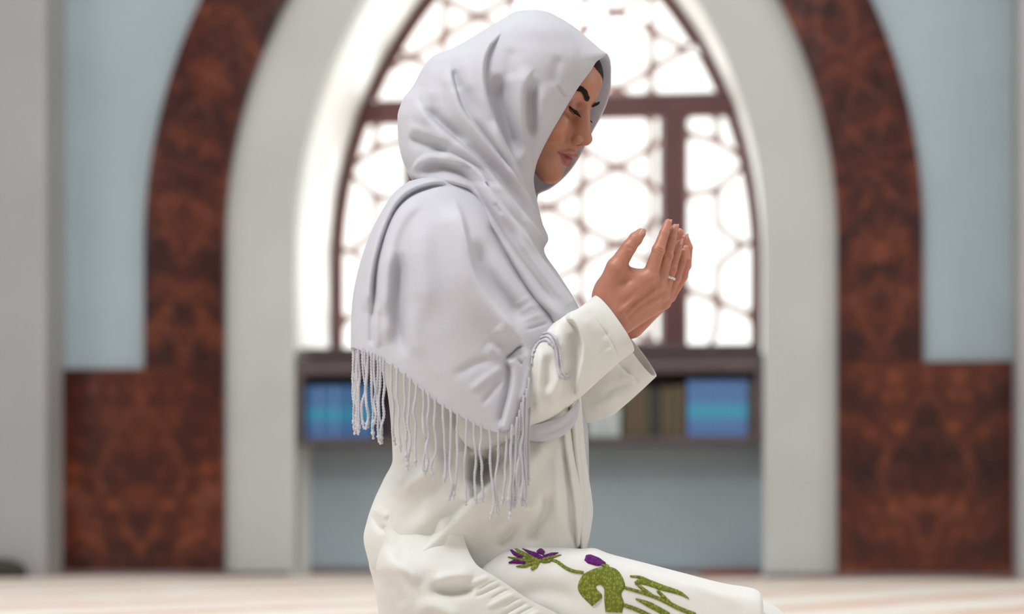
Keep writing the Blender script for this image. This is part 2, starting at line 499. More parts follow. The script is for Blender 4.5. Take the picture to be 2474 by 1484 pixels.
def book(s0, s1, h, mat, label, group, dpt=0.20, t0=0.07):
    z0 = SZ0 + 0.031
    root = empty('book', W((s0 + s1) / 2, t0, z0)); tag(root, label, 'book', group)
    th = 0.004
    g = 0.0012
    # cover: spine in front and two boards joined as one folded sheet
    a, b = s0 + g, s1 - g
    prof = [(a, t0 + dpt), (a, t0), (b, t0), (b, t0 + dpt), (b - th, t0 + dpt), (b - th, t0 + th), (a + th, t0 + th), (a + th, t0 + dpt)]
    V = [W(s, t, z0) for s, t in prof] + [W(s, t, z0 + h) for s, t in prof]
    F = [(i, (i + 1) % 8, 8 + (i + 1) % 8, 8 + i) for i in range(8)]
    for base, rev_ in ((0, False), (8, True)):
        for q in ((0, 1, 6, 7), (1, 2, 5, 6), (2, 3, 4, 5)):
            q = tuple(base + i for i in q); F.append(q if rev_ else q[::-1])
    o = mesh_obj('cover', V, F, mat); set_parent(o, root)
    o = wbox('page_block', a + th, b - th, t0 + th, t0 + dpt - 0.006, z0 + 0.005, z0 + h - 0.005, M_PAGES); set_parent(o, root)
def ws(px, t=0.07): return wpix(px, 1000, t)[0]
ORD = ('leftmost', 'second', 'third', 'fourth', 'fifth', 'sixth')
def row(px0, px1, n, h, mats, label, group, dh=0.006):
    a, b = ws(px0), ws(px1)
    for i in range(n):
        book(a + (b - a) * i / n, a + (b - a) * (i + 1) / n, h + random.uniform(-dh, 0), mats[i % len(mats)], label if n == 1 else (('rightmost' if i == n - 1 else ORD[i]) + ' of the ' + label), group)
row(738, 838, 5, 0.235, [M_BOOKBLUE2, M_BOOKBLUE], 'deep blue books with teal bands at the left end of the shelf', 'deep blue volumes on the left of the shelf', 0.003)
row(840, 900, 3, 0.235, [M_BOOKBLUE2], 'deep blue books beside the scarf fringe', 'deep blue volumes beside the scarf fringe', 0.003)
row(1418, 1498, 2, 0.135, [M_BOOKWHITE], 'short pale grey books on the shelf beside the robe', 'pale grey books on the shelf', 0.0)
row(1503, 1570, 3, 0.225, [M_BOOKOLIVE, M_BOOKBROWN], 'olive brown books left of the narrow black book', 'olive books left of the black book', 0.012)
row(1571, 1596, 1, 0.21, [M_BOOKBLACK], 'narrow black book between olive brown books on the shelf', None, 0.0)
row(1597, 1655, 3, 0.225, [M_BOOKBROWN, M_BOOKOLIVE], 'olive brown books between black and bright blue books', 'olive books right of the black book', 0.012)
row(1660, 1808, 6, 0.243, [M_BOOKBLUE], 'bright blue books with teal bands at the right shelf end', 'bright blue volumes at the right end of the shelf', 0.002)
row(1811, 1826, 1, 0.24, [M_BOOKBROWN], 'thin brown book at the right end of the shelf', None, 0.0)

# small dark bundle at the foot of the left pier and a folded mat in the alcove
N = NT('dark_olive_cloth', (0.05, 0.045, 0.035), 0.9); M_BUNDLE = N.m
def soft_lump(name, s0, s1, t0, t1, h, mat, seed):
    rs = np.random.RandomState(seed)
    V = []; F = []; nu, nv = 20, 10
    for j in range(nv + 1):
        a = math.pi / 2 * j / nv
        for i in range(nu):
            b = 2 * math.pi * i / nu
            cu, su = math.cos(b), math.sin(b)
            e = lambda x: math.copysign(abs(x) ** 0.45, x)
            r = math.cos(a) ** 0.35 * (1 + 0.06 * math.sin(3 * b + seed))
            V.append(W((s0 + s1) / 2 + (s1 - s0) / 2 * e(cu) * r, (t0 + t1) / 2 + (t1 - t0) / 2 * e(su) * r, h * math.sin(a) ** 0.6 * (1 + 0.1 * math.sin(2 * b + 1.3 * seed))))
    for j in range(nv):
        for i in range(nu):
            F.append((j * nu + i, j * nu + (i + 1) % nu, (j + 1) * nu + (i + 1) % nu, (j + 1) * nu + i))
    F.append(tuple(range(nu))[::-1])
    return mesh_obj(name, V, F, mat, None, True)
s_a, s_b = wpix(-60, 1370, -0.33)[0], wpix(62, 1370, -0.33)[0]
o = soft_lump('folded_cloth', s_a, s_b, -0.40, -0.27, 0.075, M_BUNDLE, 3)
tag(o, 'small dark olive cloth bundle at the foot of the left pier', 'cloth')
N = NT('red_brown_mat', (0.20, 0.075, 0.06), 0.9); M_MAT = N.m
s_a, s_b = wpix(1695, 1385, 0.2)[0], wpix(1836, 1385, 0.2)[0]
o = soft_lump('folded_mat', s_a, s_b, 0.12, 0.28, 0.035, M_MAT, 5)
tag(o, 'low reddish brown folded mat under the shelf in the alcove', 'mat')
# ------------------------------------------------------------------ figure: modelling tools
# figure coordinates: (x, y) photo pixels and depth q in mid-plane pixels (1650 per metre, + is away from the camera)
def unproj(P):
    P = np.asarray(P, dtype=np.float64)
    d = D0 + P[..., 2] / S0
    out = np.empty_like(P)
    out[..., 0] = CAM[0] + (P[..., 0] - PX) / FPX * d
    out[..., 1] = CAM[1] + d
    out[..., 2] = CAM[2] - (P[..., 1] - PY) / FPX * d
    return out

def yfloor(q, z=0.004):
    """photo row of the floor at figure depth q"""
    return PY + (CAM[2] - z) * FPX / (D0 + np.asarray(q, float) / S0)

def catmull(C, n, closed=False):
    """centripetal-free Catmull-Rom resampling of control rows C (k, ...) to n rows"""
    C = np.asarray(C, dtype=np.float64); k = len(C)
    t = np.linspace(0, k if closed else k - 1, n, endpoint=not closed)
    i = np.minimum(np.floor(t).astype(int), (k - 1) if closed else (k - 2)); f = (t - i)
    f = f.reshape(-1, *([1] * (C.ndim - 1)))
    if closed:
        p0, p1, p2, p3 = C[(i - 1) % k], C[i % k], C[(i + 1) % k], C[(i + 2) % k]
    else:
        E0 = 2 * C[0] - C[1]; E1 = 2 * C[-1] - C[-2]
        X = np.concatenate([E0[None], C, E1[None]])
        p0, p1, p2, p3 = X[i], X[i + 1], X[i + 2], X[i + 3]
    return 0.5 * (2 * p1 + (p2 - p0) * f + (2 * p0 - 5 * p1 + 4 * p2 - p3) * f ** 2 + (3 * p1 - p0 - 3 * p2 + p3) * f ** 3)

def monot(xs, ys, x):
    """monotone-ish cubic interpolation of table values (vector valued)"""
    xs = np.asarray(xs, float); ys = np.asarray(ys, float)
    h = np.diff(xs); d = np.diff(ys, axis=0) / h.reshape(-1, *([1] * (ys.ndim - 1)))
    m = np.zeros_like(ys); m[0] = d[0]; m[-1] = d[-1]
    a, b = d[:-1], d[1:]
    hm = np.where(a * b > 0, 2 * a * b / np.where(np.abs(a + b) < 1e-12, 1, a + b), 0)
    m[1:-1] = hm
    i = np.clip(np.searchsorted(xs, x) - 1, 0, len(xs) - 2)
    t = ((x - xs[i]) / h[i]); t = t.reshape(-1, *([1] * (ys.ndim - 1))); hh = h[i].reshape(t.shape)
    return (2 * t**3 - 3 * t**2 + 1) * ys[i] + (t**3 - 2 * t**2 + t) * hh * m[i] + (-2 * t**3 + 3 * t**2) * ys[i + 1] + (t**3 - t**2) * hh * m[i + 1]

def loft(rows, nu, nv, closed_u=False):
    R = np.stack([catmull(np.array(r, float), nu, closed_u) for r in rows])   # (k, nu, 3)
    return catmull(R, nv)                                                        # (nv, nu, 3)

def polyline_dist(X, Y, pts):
    """distance, signed side and arc parameter of the nearest point on a polyline (smoothed by Catmull-Rom)"""
    P = catmull(np.array(pts, float), max(8, 6 * len(pts))) if len(pts) > 2 else np.array(pts, float)
    seg = np.linalg.norm(np.diff(P, axis=0), axis=1); L = np.concatenate([[0], np.cumsum(seg)])
    best = np.full(X.shape, 1e9); side = np.zeros(X.shape); par = np.zeros(X.shape)
    for i in range(len(P) - 1):
        ax, ay = P[i]; bx, by = P[i + 1]; dx, dy = bx - ax, by - ay; l2 = max(dx * dx + dy * dy, 1e-9)
        t = np.clip(((X - ax) * dx + (Y - ay) * dy) / l2, 0, 1)
        ex, ey = X - ax - t * dx, Y - ay - t * dy
        d = np.hypot(ex, ey); m = d < best
        best = np.where(m, d, best); side = np.where(m, np.sign(dx * ey - dy * ex), side); par = np.where(m, (L[i] + t * seg[i]) / L[-1], par)
    return best, side, par

def smooth01(x):
    x = np.clip(x, 0, 1); return x * x * (3 - 2 * x)

def sculpt(G, strokes, mask=None, gain=1.0):
    """push the camera-side surface in or out along drawn fold lines.
    stroke = (points, width, height, kind[, end taper]); height > 0 comes toward the camera
    kind 'r' round ridge or groove, 's' step: right-hand side of the direction (in the image) is raised and drops sharply at the line"""
    X, Y = G[..., 0].copy(), G[..., 1].copy(); dq = np.zeros(X.shape)
    for st in strokes:
        pts, w_, h_, kind = st[:4]; tp = st[4] if len(st) > 4 else 0.18
        xs = [p[0] for p in pts]; ys = [p[1] for p in pts]
        m = (X > min(xs) - 4 * w_) & (X < max(xs) + 4 * w_) & (Y > min(ys) - 4 * w_) & (Y < max(ys) + 4 * w_)
        if not m.any(): continue
        d, s, t = polyline_dist(X[m], Y[m], pts)
        env = smooth01(t / tp) * smooth01((1 - t) / tp) if tp > 0 else 1.0
        if kind == 'r':
            v = np.exp(-(d / w_) ** 2)
        elif kind == 'v':
            v = np.exp(-np.abs(d) / w_ * 1.4)
        else:
            sd = d * s
            v = np.where(sd >= 0, np.exp(-(sd / w_) ** 2), np.exp(-(sd / (0.14 * w_ + 1.2)) ** 2))
        dq[m] += h_ * v * env * (0.35 + 0.65 * min(1.0, w_ / 18.0))
    if mask is not None: dq = dq * mask
    G = G.copy(); G[..., 2] -= gain * dq
    return G

def fbm2(X, Y, seed=0, octaves=3, scale=60.0):
    rs = np.random.RandomState(seed); out = np.zeros(X.shape); a = 1.0
    for o in range(octaves):
        for k in range(4):
            th = rs.uniform(0, 2 * math.pi); ph = rs.uniform(0, 6.28); fr = 2 ** o / scale * rs.uniform(0.7, 1.4) * 2 * math.pi
            out += a * np.sin((X * math.cos(th) + Y * math.sin(th)) * fr + ph + 0.8 * np.sin(Y * fr * 0.6 + ph * 2))
        a *= 0.5
    return out / 4

def grid_faces(nv, nu, closed_u=False, flip=False):
    F = []
    m = nu if closed_u else nu - 1
    i = np.arange(nv - 1)[:, None] * nu; j = np.arange(m)[None, :]; j2 = (j + 1) % nu
    F = np.stack([i + j, i + j2, i + nu + j2, i + nu + j], -1).reshape(-1, 4)
    if flip: F = F[:, ::-1]
    return F

def fast_mesh(name, V, F, mat, parent=None, smooth=True):
    V = np.asarray(V, dtype=np.float32).reshape(-1, 3); F = np.asarray(F, dtype=np.int32)
    me = bpy.data.meshes.new(name)
    me.vertices.add(len(V)); me.vertices.foreach_set('co', V.ravel())
    k = F.shape[1]
    me.loops.add(F.size); me.loops.foreach_set('vertex_index', F.ravel())
    me.polygons.add(len(F)); me.polygons.foreach_set('loop_start', np.arange(0, F.size, k, dtype=np.int32))
    me.update(calc_edges=True); me.validate()
    me.polygons.foreach_set('use_smooth', np.ones(len(me.polygons), dtype=bool))
    o = bpy.data.objects.new(name, me); COL.objects.link(o)
    if mat: me.materials.append(mat)
    if parent is not None: set_parent(o, parent)
    return o

def cloth(name, G, mat, parent, closed_u=False, thick=0.0022, flip=False, extra=None, subd=0):
    nv, nu = G.shape[:2]
    V = unproj(G).reshape(-1, 3); F = grid_faces(nv, nu, closed_u, flip)
    if extra:
        for (G2, c2, f2) in extra:
            V2 = unproj(G2).reshape(-1, 3); F2 = grid_faces(G2.shape[0], G2.shape[1], c2, f2) + len(V)
            V = np.concatenate([V, V2]); F = np.concatenate([F, F2])
    o = fast_mesh(name, V, F, mat, parent)
    # make the surface normals point outward from the shell
    if thick:
        s = o.modifiers.new('thickness', 'SOLIDIFY'); s.thickness = thick; s.offset = 0
    return o

# signed distance modelling on a voxel grid
class SDF:
    def __init__(self, lo, hi, h):
        self.lo = np.array(lo, float); self.h = h
        self.n = np.ceil((np.array(hi, float) - self.lo) / h).astype(int) + 1
        self.phi = np.full(self.n, 60.0, dtype=np.float32)
        self.ax = [self.lo[i] + h * np.arange(self.n[i]) for i in range(3)]
    def _sub(self, lo, hi):
        a = np.clip(np.floor((np.array(lo) - self.lo) / self.h).astype(int), 0, self.n); b = np.clip(np.ceil((np.array(hi) - self.lo) / self.h).astype(int) + 1, 0, self.n)
        sl = tuple(slice(x, y) for x, y in zip(a, b))
        if any(y <= x for x, y in zip(a, b)): return None, None
        g = np.meshgrid(*[self.ax[i][sl[i]].astype(np.float32) for i in range(3)], indexing='ij')
        return sl, g
    def _apply(self, sl, d, k, mode):
        A = self.phi[sl]
        if mode == 'add':
            hh = np.maximum(k - np.abs(A - d), 0) / max(k, 1e-6)
            self.phi[sl] = np.minimum(A, d) - hh * hh * k * 0.25
        else:                       # subtract
            d = -d
            hh = np.maximum(k - np.abs(A - d), 0) / max(k, 1e-6)
            self.phi[sl] = np.maximum(A, d) + hh * hh * k * 0.25
    def cone(self, a, b, ra, rb, k=6.0, mode='add', flat=None):
        a = np.array(a, float); b = np.array(b, float); m = max(ra, rb) + k + 4 * self.h + 8
        sl, g = self._sub(np.minimum(a, b) - m, np.maximum(a, b) + m)
        if sl is None: return
        ab = b - a; l2 = max(float(ab @ ab), 1e-6)
        p = [g[i] - a[i] for i in range(3)]
        t = np.clip((p[0] * ab[0] + p[1] * ab[1] + p[2] * ab[2]) / l2, 0, 1)
        d = np.sqrt(sum((p[i] - t * ab[i]) ** 2 for i in range(3))) - (ra + (rb - ra) * t)
        self._apply(sl, d, k, mode)
    def chain(self, pts, rad, k=4.0):
        for i in range(len(pts) - 1): self.cone(pts[i], pts[i + 1], rad[i], rad[i + 1], k)
    def ell(self, c, r, k=8.0, mode='add', rot=None):
        c = np.array(c, float); r = np.array(r, float); m = max(r) + k + 4 * self.h + 6
        sl, g = self._sub(c - m, c + m)
        if sl is None: return
        p = [g[i] - c[i] for i in range(3)]
        if rot is not None:
            Rm = np.array(rot); p = [sum(Rm[j][i] * p[i] for i in range(3)) for j in range(3)]
        k0 = np.sqrt(sum((p[i] / r[i]) ** 2 for i in range(3))); k1 = np.sqrt(sum((p[i] / r[i] ** 2) ** 2 for i in range(3)))
        d = k0 * (k0 - 1) / np.maximum(k1, 1e-6)
        self._apply(sl, d, k, mode)
    def mesh(self):
        phi = self.phi; nx, ny, nz = phi.shape; ins = phi < 0
        cells = np.zeros((nx - 1, ny - 1, nz - 1), dtype=np.int8)
        for dx in (0, 1):
            for dy in (0, 1):
                for dz in (0, 1): cells += ins[dx:nx - 1 + dx, dy:ny - 1 + dy, dz:nz - 1 + dz]
        act = (cells > 0) & (cells < 8)
        idx = np.full(act.shape, -1, dtype=np.int64); I = np.argwhere(act); idx[act] = np.arange(len(I))
        acc = np.zeros((len(I), 3)); cnt = np.zeros(len(I))
        corners = [(x, y, z) for x in (0, 1) for y in (0, 1) for z in (0, 1)]
        vals = {c: phi[I[:, 0] + c[0], I[:, 1] + c[1], I[:, 2] + c[2]].astype(np.float64) for c in corners}
        for c in corners:
            for ax in range(3):
                if c[ax]: continue
                e = list(c); e[ax] = 1; e = tuple(e)
                va, vb = vals[c], vals[e]; m = (va < 0) != (vb < 0)
                t = np.where(m, va / np.where(m, va - vb, 1), 0)
                p = np.tile(np.array(c, float), (len(I), 1)); p[:, ax] += t
                acc += p * m[:, None]; cnt += m
        V = self.lo + (I + acc / cnt[:, None]) * self.h
        faces = []
        for ax in range(3):
            o1, o2 = (ax + 1) % 3, (ax + 2) % 3
            s0 = [slice(None)] * 3; s1 = [slice(None)] * 3
            s0[ax] = slice(0, -1); s1[ax] = slice(1, None)
            a, b = ins[tuple(s0)], ins[tuple(s1)]
            E = np.argwhere(a != b)
            ok = (E[:, o1] > 0) & (E[:, o2] > 0) & (E[:, o1] < phi.shape[o1] - 1) & (E[:, o2] < phi.shape[o2] - 1)
            E = E[ok]; f = a[tuple(E.T)]
            q = []
            for d1, d2 in ((-1, -1), (0, -1), (0, 0), (-1, 0)):
                J = E.copy(); J[:, o1] += d1; J[:, o2] += d2; q.append(idx[tuple(J.T)])
            q = np.stack(q, 1); q[~f] = q[~f][:, ::-1]
            faces.append(q)
        F = np.concatenate(faces)
        return V, F[(F >= 0).all(1)]

def laplace(V, F, it=2, lam=0.5):
    n = len(V); V = V.copy()
    e = np.concatenate([F[:, [0, 1]], F[:, [1, 2]], F[:, [2, 3]], F[:, [3, 0]]])
    for _ in range(it):
        acc = np.zeros_like(V); c = np.zeros(n)
        for a, b in ((0, 1), (1, 0)):
            for k in range(3): acc[:, k] += np.bincount(e[:, a], V[e[:, b], k], n)
            c += np.bincount(e[:, a], minlength=n)
        V += lam * (acc / np.maximum(c, 1)[:, None] - V)
    return V

_dcache = {}
def depth_map(key, G, x0, x1, y0, y1, step=3.0):
    """nearest depth of a cloth grid on a regular pixel raster, with smoothing"""
    for ax in (0, 1):                        # denser samples between the grid points
        G = np.concatenate([G[:-1], G[:-1] * 0.75 + G[1:] * 0.25, G[:-1] * 0.5 + G[1:] * 0.5, G[:-1] * 0.25 + G[1:] * 0.75]).swapaxes(0, 1)
    nx, ny = int((x1 - x0) / step) + 1, int((y1 - y0) / step) + 1
    D = np.full((ny, nx), 1e6)
    P = G.reshape(-1, 3); ix = ((P[:, 0] - x0) / step).round().astype(int); iy = ((P[:, 1] - y0) / step).round().astype(int)
    m = (ix >= 0) & (ix < nx) & (iy >= 0) & (iy < ny)
    np.minimum.at(D, (iy[m], ix[m]), P[m, 2])
    for _ in range(6):                       # fill gaps
        bad = D > 1e5
        if not bad.any(): break
        Q = np.pad(D, 1, constant_values=1e6); nb = np.min([Q[:-2, 1:-1], Q[2:, 1:-1], Q[1:-1, :-2], Q[1:-1, 2:]], axis=0); D = np.where(bad, nb, D)
    _dcache[key] = (D, x0, y0, step)
def depth_at(key, X, Y):
    D, x0, y0, st = _dcache[key]
    fx = np.clip((X - x0) / st, 0, D.shape[1] - 1.001); fy = np.clip((Y - y0) / st, 0, D.shape[0] - 1.001)
    i, j = fy.astype(int), fx.astype(int); a, b = fy - i, fx - j
    return D[i, j] * (1 - a) * (1 - b) + D[i + 1, j] * a * (1 - b) + D[i, j + 1] * (1 - a) * b + D[i + 1, j + 1] * a * b

# ------------------------------------------------------------------ fold lines of the cloth (photo pixels)
HOOD_STROKES = [
 # long crease behind the crown
 ([(1216, 71), (1182, 109), (1168, 146), (1166, 188), (1174, 234), (1191, 284), (1216, 347), (1241, 401), (1262, 452)], 26, 19, 's', 0.12),
 ([(1206, 170), (1205, 220), (1214, 275), (1232, 330), (1256, 390)], 22, -21, 'r', 0.25),
 ([(1192, 286), (1214, 345), (1238, 398), (1264, 452), (1284, 500)], 13, 9, 's', 0.15),
 # crease beside the face
 ([(1290, 160), (1268, 198), (1262, 250), (1264, 309), (1270, 355), (1283, 410), (1292, 450)], 22, 11, 's', 0.15),
 ([(1292, 185), (1283, 240), (1284, 300), (1290, 350)], 15, -18, 'r', 0.3),
 ([(1322, 190), (1312, 260), (1305, 330), (1296, 390)], 16, 6, 'r', 0.25),
 # diagonal wrap layers
 ([(1084, 150), (1088, 178), (1095, 209), (1115, 267), (1157, 322), (1207, 384), (1249, 439), (1287, 497), (1316, 570)], 24, 16, 's', 0.10),
 ([(1097, 165), (1100, 190), (1108, 225)], 12, -7, 'r', 0.3),
 ([(1003, 234), (1024, 272), (1061, 309), (1107, 347), (1157, 389), (1197, 435), (1240, 493), (1287, 547), (1318, 592)], 22, 14, 's', 0.12),
 ([(1030, 250), (1055, 285), (1090, 318), (1130, 352)], 16, -12, 'r', 0.3),
 ([(985, 322), (1010, 340), (1042, 350), (1085, 374)], 15, -15, 'r', 0.25),
 ([(975, 300), (1000, 310), (1040, 325), (1090, 352)], 12, 6, 'r', 0.3),
 ([(1130, 250), (1160, 290), (1200, 345), (1236, 395)], 15, 6, 'r', 0.3),
 # rolled layer round the neck
 ([(994, 422), (1011, 391), (1040, 374), (1078, 375), (1120, 393), (1157, 418), (1178, 451), (1197, 482), (1226, 522), (1268, 572), (1330, 660), (1395, 742)], 20, 17, 's', 0.04),
 ([(1010, 402), (1040, 386), (1078, 388), (1112, 405)], 9, 7, 'r', 0.2),
 ([(1018, 410), (1050, 400), (1085, 403), (1118, 422), (1150, 456), (1176, 500), (1210, 560), (1255, 625), (1310, 700), (1350, 752)], 8, -9, 'r', 0.12),
 ([(1112, 395), (1128, 403), (1143, 414)], 5, -5, 'r', 0.3),
 ([(1192, 488), (1204, 504), (1215, 520)], 5, -4, 'r', 0.3),
 ([(1240, 560), (1290, 630), (1340, 700), (1380, 748)], 9, 6, 'r', 0.2),
 ([(1262, 510), (1285, 560), (1300, 600)], 10, 6, 'r', 0.3),
 # hem line near the face and small dents
 ([(1433, 160), (1386, 222), (1354, 275), (1318, 335), (1296, 385), (1280, 430)], 4, -3, 'r', 0.08),
 ([(1370, 238), (1352, 219), (1343, 203)], 4, -7, 'r', 0.3),
 ([(1352, 130), (1340, 175), (1336, 215)], 14, -5, 'r', 0.3),
 ([(1240, 110), (1232, 150), (1236, 200)], 18, -5, 'r', 0.3),
 ([(1120, 130), (1125, 170), (1140, 230)], 14, 6, 'r', 0.3),
 ([(1048, 150), (1040, 200), (1050, 250)], 14, 7, 'r', 0.3),
 ([(1020, 190), (1012, 230), (1018, 262)], 9, -6, 'r', 0.3)]
CAPE_STROKES = [
 ([(901, 790), (908, 664), (921, 598), (940, 541), (966, 496), (1004, 466), (1062, 450), (1108, 464)], 7.5, -26, 'r', 0.2),
 ([(884, 760), (890, 690), (902, 615), (922, 547), (950, 488), (998, 450), (1060, 436), (1104, 448)], 10, 13, 'r', 0.12),
 ([(925, 770), (930, 664), (944, 600), (962, 548), (990, 508), (1030, 482)], 16, 8, 'r', 0.15),
 ([(970, 600), (963, 680), (960, 740), (965, 801), (977, 872)], 17, -13, 'r', 0.25),
 ([(945, 590), (938, 680), (934, 760), (936, 840)], 14, 9, 'r', 0.2),
 ([(900, 740), (897, 790), (899, 840)], 7, -7, 'r', 0.2),
 ([(915, 730), (912, 790), (915, 845)], 7, 6, 'r', 0.2),
 ([(1092, 478), (1112, 530), (1126, 589), (1144, 664), (1180, 730), (1226, 785), (1250, 828)], 46, 21, 's', 0.15),
 ([(1150, 570), (1165, 640), (1200, 700), (1245, 755), (1275, 800)], 22, -13, 'r', 0.25),
 ([(1030, 500), (1020, 580), (1025, 680), (1040, 780)], 30, 8, 'r', 0.3),
 ([(1184, 530), (1206, 590), (1246, 655), (1279, 692), (1312, 730)], 14, -9, 'r', 0.15),
 ([(1240, 745), (1270, 722), (1295, 712)], 6, 1.6, 'r', 0.35), ([(1245, 765), (1280, 742), (1312, 736)], 6, 1.8, 'r', 0.35), ([(1252, 785), (1285, 768), (1325, 758)], 6, 2, 'r', 0.35),
 ([(1262, 800), (1295, 790), (1330, 778)], 5, -4, 'r', 0.3),
 # knot by the elbow
 ([(1215, 868), (1230, 860), (1250, 842), (1266, 834)], 5, -17, 'r', 0.25),
 ([(1170, 836), (1200, 850), (1226, 856)], 15, 5, 'r', 0.35),
 ([(1195, 790), (1226, 815), (1248, 836)], 14, 6, 'r', 0.35),
 ([(1212, 1044), (1222, 1008), (1237, 947), (1241, 900), (1229, 864)], 28, 12, 's', 0.08),
 ([(1205, 1030), (1214, 990), (1227, 940), (1230, 895), (1222, 868)], 9, -9, 'r', 0.15),
 ([(1243, 868), (1254, 874), (1263, 884)], 4, -8, 'r', 0.3),
 ([(1262, 840), (1276, 870), (1272, 930), (1256, 985)], 10, 8, 'r', 0.2),
 ([(1222, 880), (1180, 910), (1130, 950)], 9, 5, 'r', 0.3), ([(1222, 905), (1190, 945), (1160, 985)], 8, -5, 'r', 0.3), ([(1200, 870), (1150, 880), (1090, 915)], 12, -4, 'r', 0.3),
 ([(1010, 720), (1000, 800), (1020, 880)], 20, 3, 'r', 0.35)]
TORSO_STROKES = [
 ([(956, 1208), (986, 1166), (1028, 1139), (1087, 1100)], 24, 18, 'r', 0.25),
 ([(940, 1165), (975, 1130), (1010, 1108)], 18, -16, 'r', 0.3),
 ([(893, 1236), (906, 1258), (922, 1278), (945, 1280)], 9, -13, 'r', 0.25),
 ([(905, 1222), (922, 1240), (945, 1250)], 10, 9, 'r', 0.3),
 ([(980, 1375), (1001, 1351), (1040, 1315), (1087, 1273), (1141, 1220), (1189, 1169), (1225, 1120), (1262, 1066)], 44, 26, 's', 0.10),
 ([(1122, 1070), (1127, 1120), (1133, 1170), (1141, 1222)], 22, 12, 's', 0.15),
 ([(1165, 1095), (1160, 1135), (1152, 1180)], 24, -42, 'r', 0.3),
 ([(1205, 1080), (1182, 1118), (1160, 1160)], 18, -28, 'r', 0.3),
 ([(1330, 1060), (1290, 1110), (1262, 1160), (1240, 1200)], 18, 8, 'r', 0.25),
 ([(1243, 1255), (1240, 1272), (1225, 1297), (1196, 1320)], 11, -12, 'r', 0.25),
 ([(1150, 1290), (1190, 1280), (1230, 1262), (1262, 1250)], 18, 6, 'r', 0.4),
 ([(1318, 1180), (1316, 1237), (1288, 1282), (1291, 1320)], 15, -14, 'r', 0.25),
 ([(1190, 1240), (1240, 1232), (1285, 1232), (1312, 1190)], 18, 7, 'r', 0.35),
 ([(1396, 1330), (1390, 1220), (1378, 1145), (1366, 1064), (1362, 1010)], 14, 13, 's', 0.06),
 ([(1360, 1070), (1368, 1150), (1376, 1230), (1380, 1310)], 10, -9, 'r', 0.15),
 ([(1405, 1080), (1412, 1130), (1418, 1230), (1412, 1300)], 6, -6, 'r', 0.2),
 ([(1338, 1080), (1345, 1170), (1350, 1290)], 10, 6, 'r', 0.25),
 ([(980, 1270), (1010, 1225), (1060, 1185), (1110, 1165)], 20, -5, 'r', 0.4), ([(960, 1310), (1010, 1275), (1070, 1230), (1110, 1205)], 22, 6, 'r', 0.4)]
SKIRT_STROKES = [
 ([(935, 1330), (965, 1360), (990, 1385), (1030, 1400)], 16, 10, 'r', 0.3),
 ([(925, 1300), (950, 1330), (985, 1352)], 14, -8, 'r', 0.3),
 ([(1030, 1440), (1060, 1428), (1114, 1426), (1160, 1410)], 17, -16, 'r', 0.3),
 ([(1040, 1408), (1090, 1392), (1150, 1388)], 13, 10, 'r', 0.3),
 ([(935, 1400), (960, 1430), (980, 1470)], 14, -7, 'r', 0.3),
 ([(1000, 1460), (1060, 1470), (1120, 1500)], 18, 8, 'r', 0.3)] + [
 ([(1190 + 30 * k, 1392 + 21 * k), (1160 + 30 * k, 1402 + 22 * k), (1110 + 30 * k, 1424 + 24 * k)], 5.5, 6 * (1 if k % 2 == 0 else -1), 'r', 0.3) for k in range(7)] + [
 ([(1205 + 30 * k, 1402 + 21 * k), (1180 + 30 * k, 1412 + 21 * k), (1150 + 30 * k, 1430 + 21 * k)], 3.5, -4, 'r', 0.3) for k in range(6)]
LAP_STROKES = [
 ([(1215, 1400), (1300, 1385), (1400, 1405)], 26, 5, 'r', 0.3),
 ([(1240, 1440), (1330, 1430), (1420, 1462)], 20, -5, 'r', 0.3),
 ([(1475, 1350), (1560, 1368), (1640, 1396), (1740, 1420)], 6, -6, 'r', 0.2),
 ([(1640, 1400), (1720, 1425), (1800, 1468)], 18, 5, 'r', 0.3)]
SLEEVE_STROKES = [
 ([(1396, 960), (1401, 905), (1410, 851), (1408, 819), (1398, 789), (1384, 772), (1365, 766)], 34, 26, 's', 0.08),
 ([(1378, 800), (1386, 840), (1380, 890), (1368, 930)], 14, -15, 'r', 0.3),
 ([(1306, 840), (1304, 900), (1302, 960), (1298, 1010)], 9, 9, 'r', 0.2),
 ([(1326, 850), (1324, 900), (1318, 950)], 12, -10, 'r', 0.3),
 ([(1335, 985), (1340, 950), (1352, 918), (1370, 888), (1392, 866)], 16, 11, 'r', 0.25),
 ([(1345, 1000), (1372, 960), (1392, 920)], 12, -9, 'r', 0.3),
 ([(1330, 800), (1355, 815), (1365, 850)], 16, 8, 'r', 0.3),
 ([(1420, 752), (1438, 774), (1456, 797), (1471, 818), (1483, 840), (1493, 866)], 3, -5, 'r', 0.06),
 ([(1408, 764), (1430, 790), (1446, 815)], 12, 5, 'r', 0.3),
 ([(1410, 880), (1440, 850), (1480, 835)], 12, -6, 'r', 0.3), ([(1410, 920), (1450, 885), (1495, 860)], 10, 6, 'r', 0.3), ([(1425, 830), (1455, 812), (1475, 800)], 8, -4, 'r', 0.3),
 ([(1436, 868), (1460, 850), (1488, 845)], 6, 4, 'r', 0.3),
 ([(1200, 1060), (1250, 1040), (1290, 1020)], 14, 6, 'r', 0.3)]
FAR_SLEEVE_STROKES = [
 ([(1484, 868), (1502, 886), (1524, 905), (1536, 918), (1542, 932)], 4, -5, 'r', 0.15),
 ([(1490, 915), (1515, 912), (1538, 908)], 8, 5, 'r', 0.3), ([(1450, 960), (1490, 935), (1530, 925)], 12, -6, 'r', 0.3), ([(1420, 990), (1460, 975), (1500, 960)], 14, 5, 'r', 0.3),
 ([(1500, 880), (1515, 895), (1520, 910)], 5, -6, 'r', 0.3)]
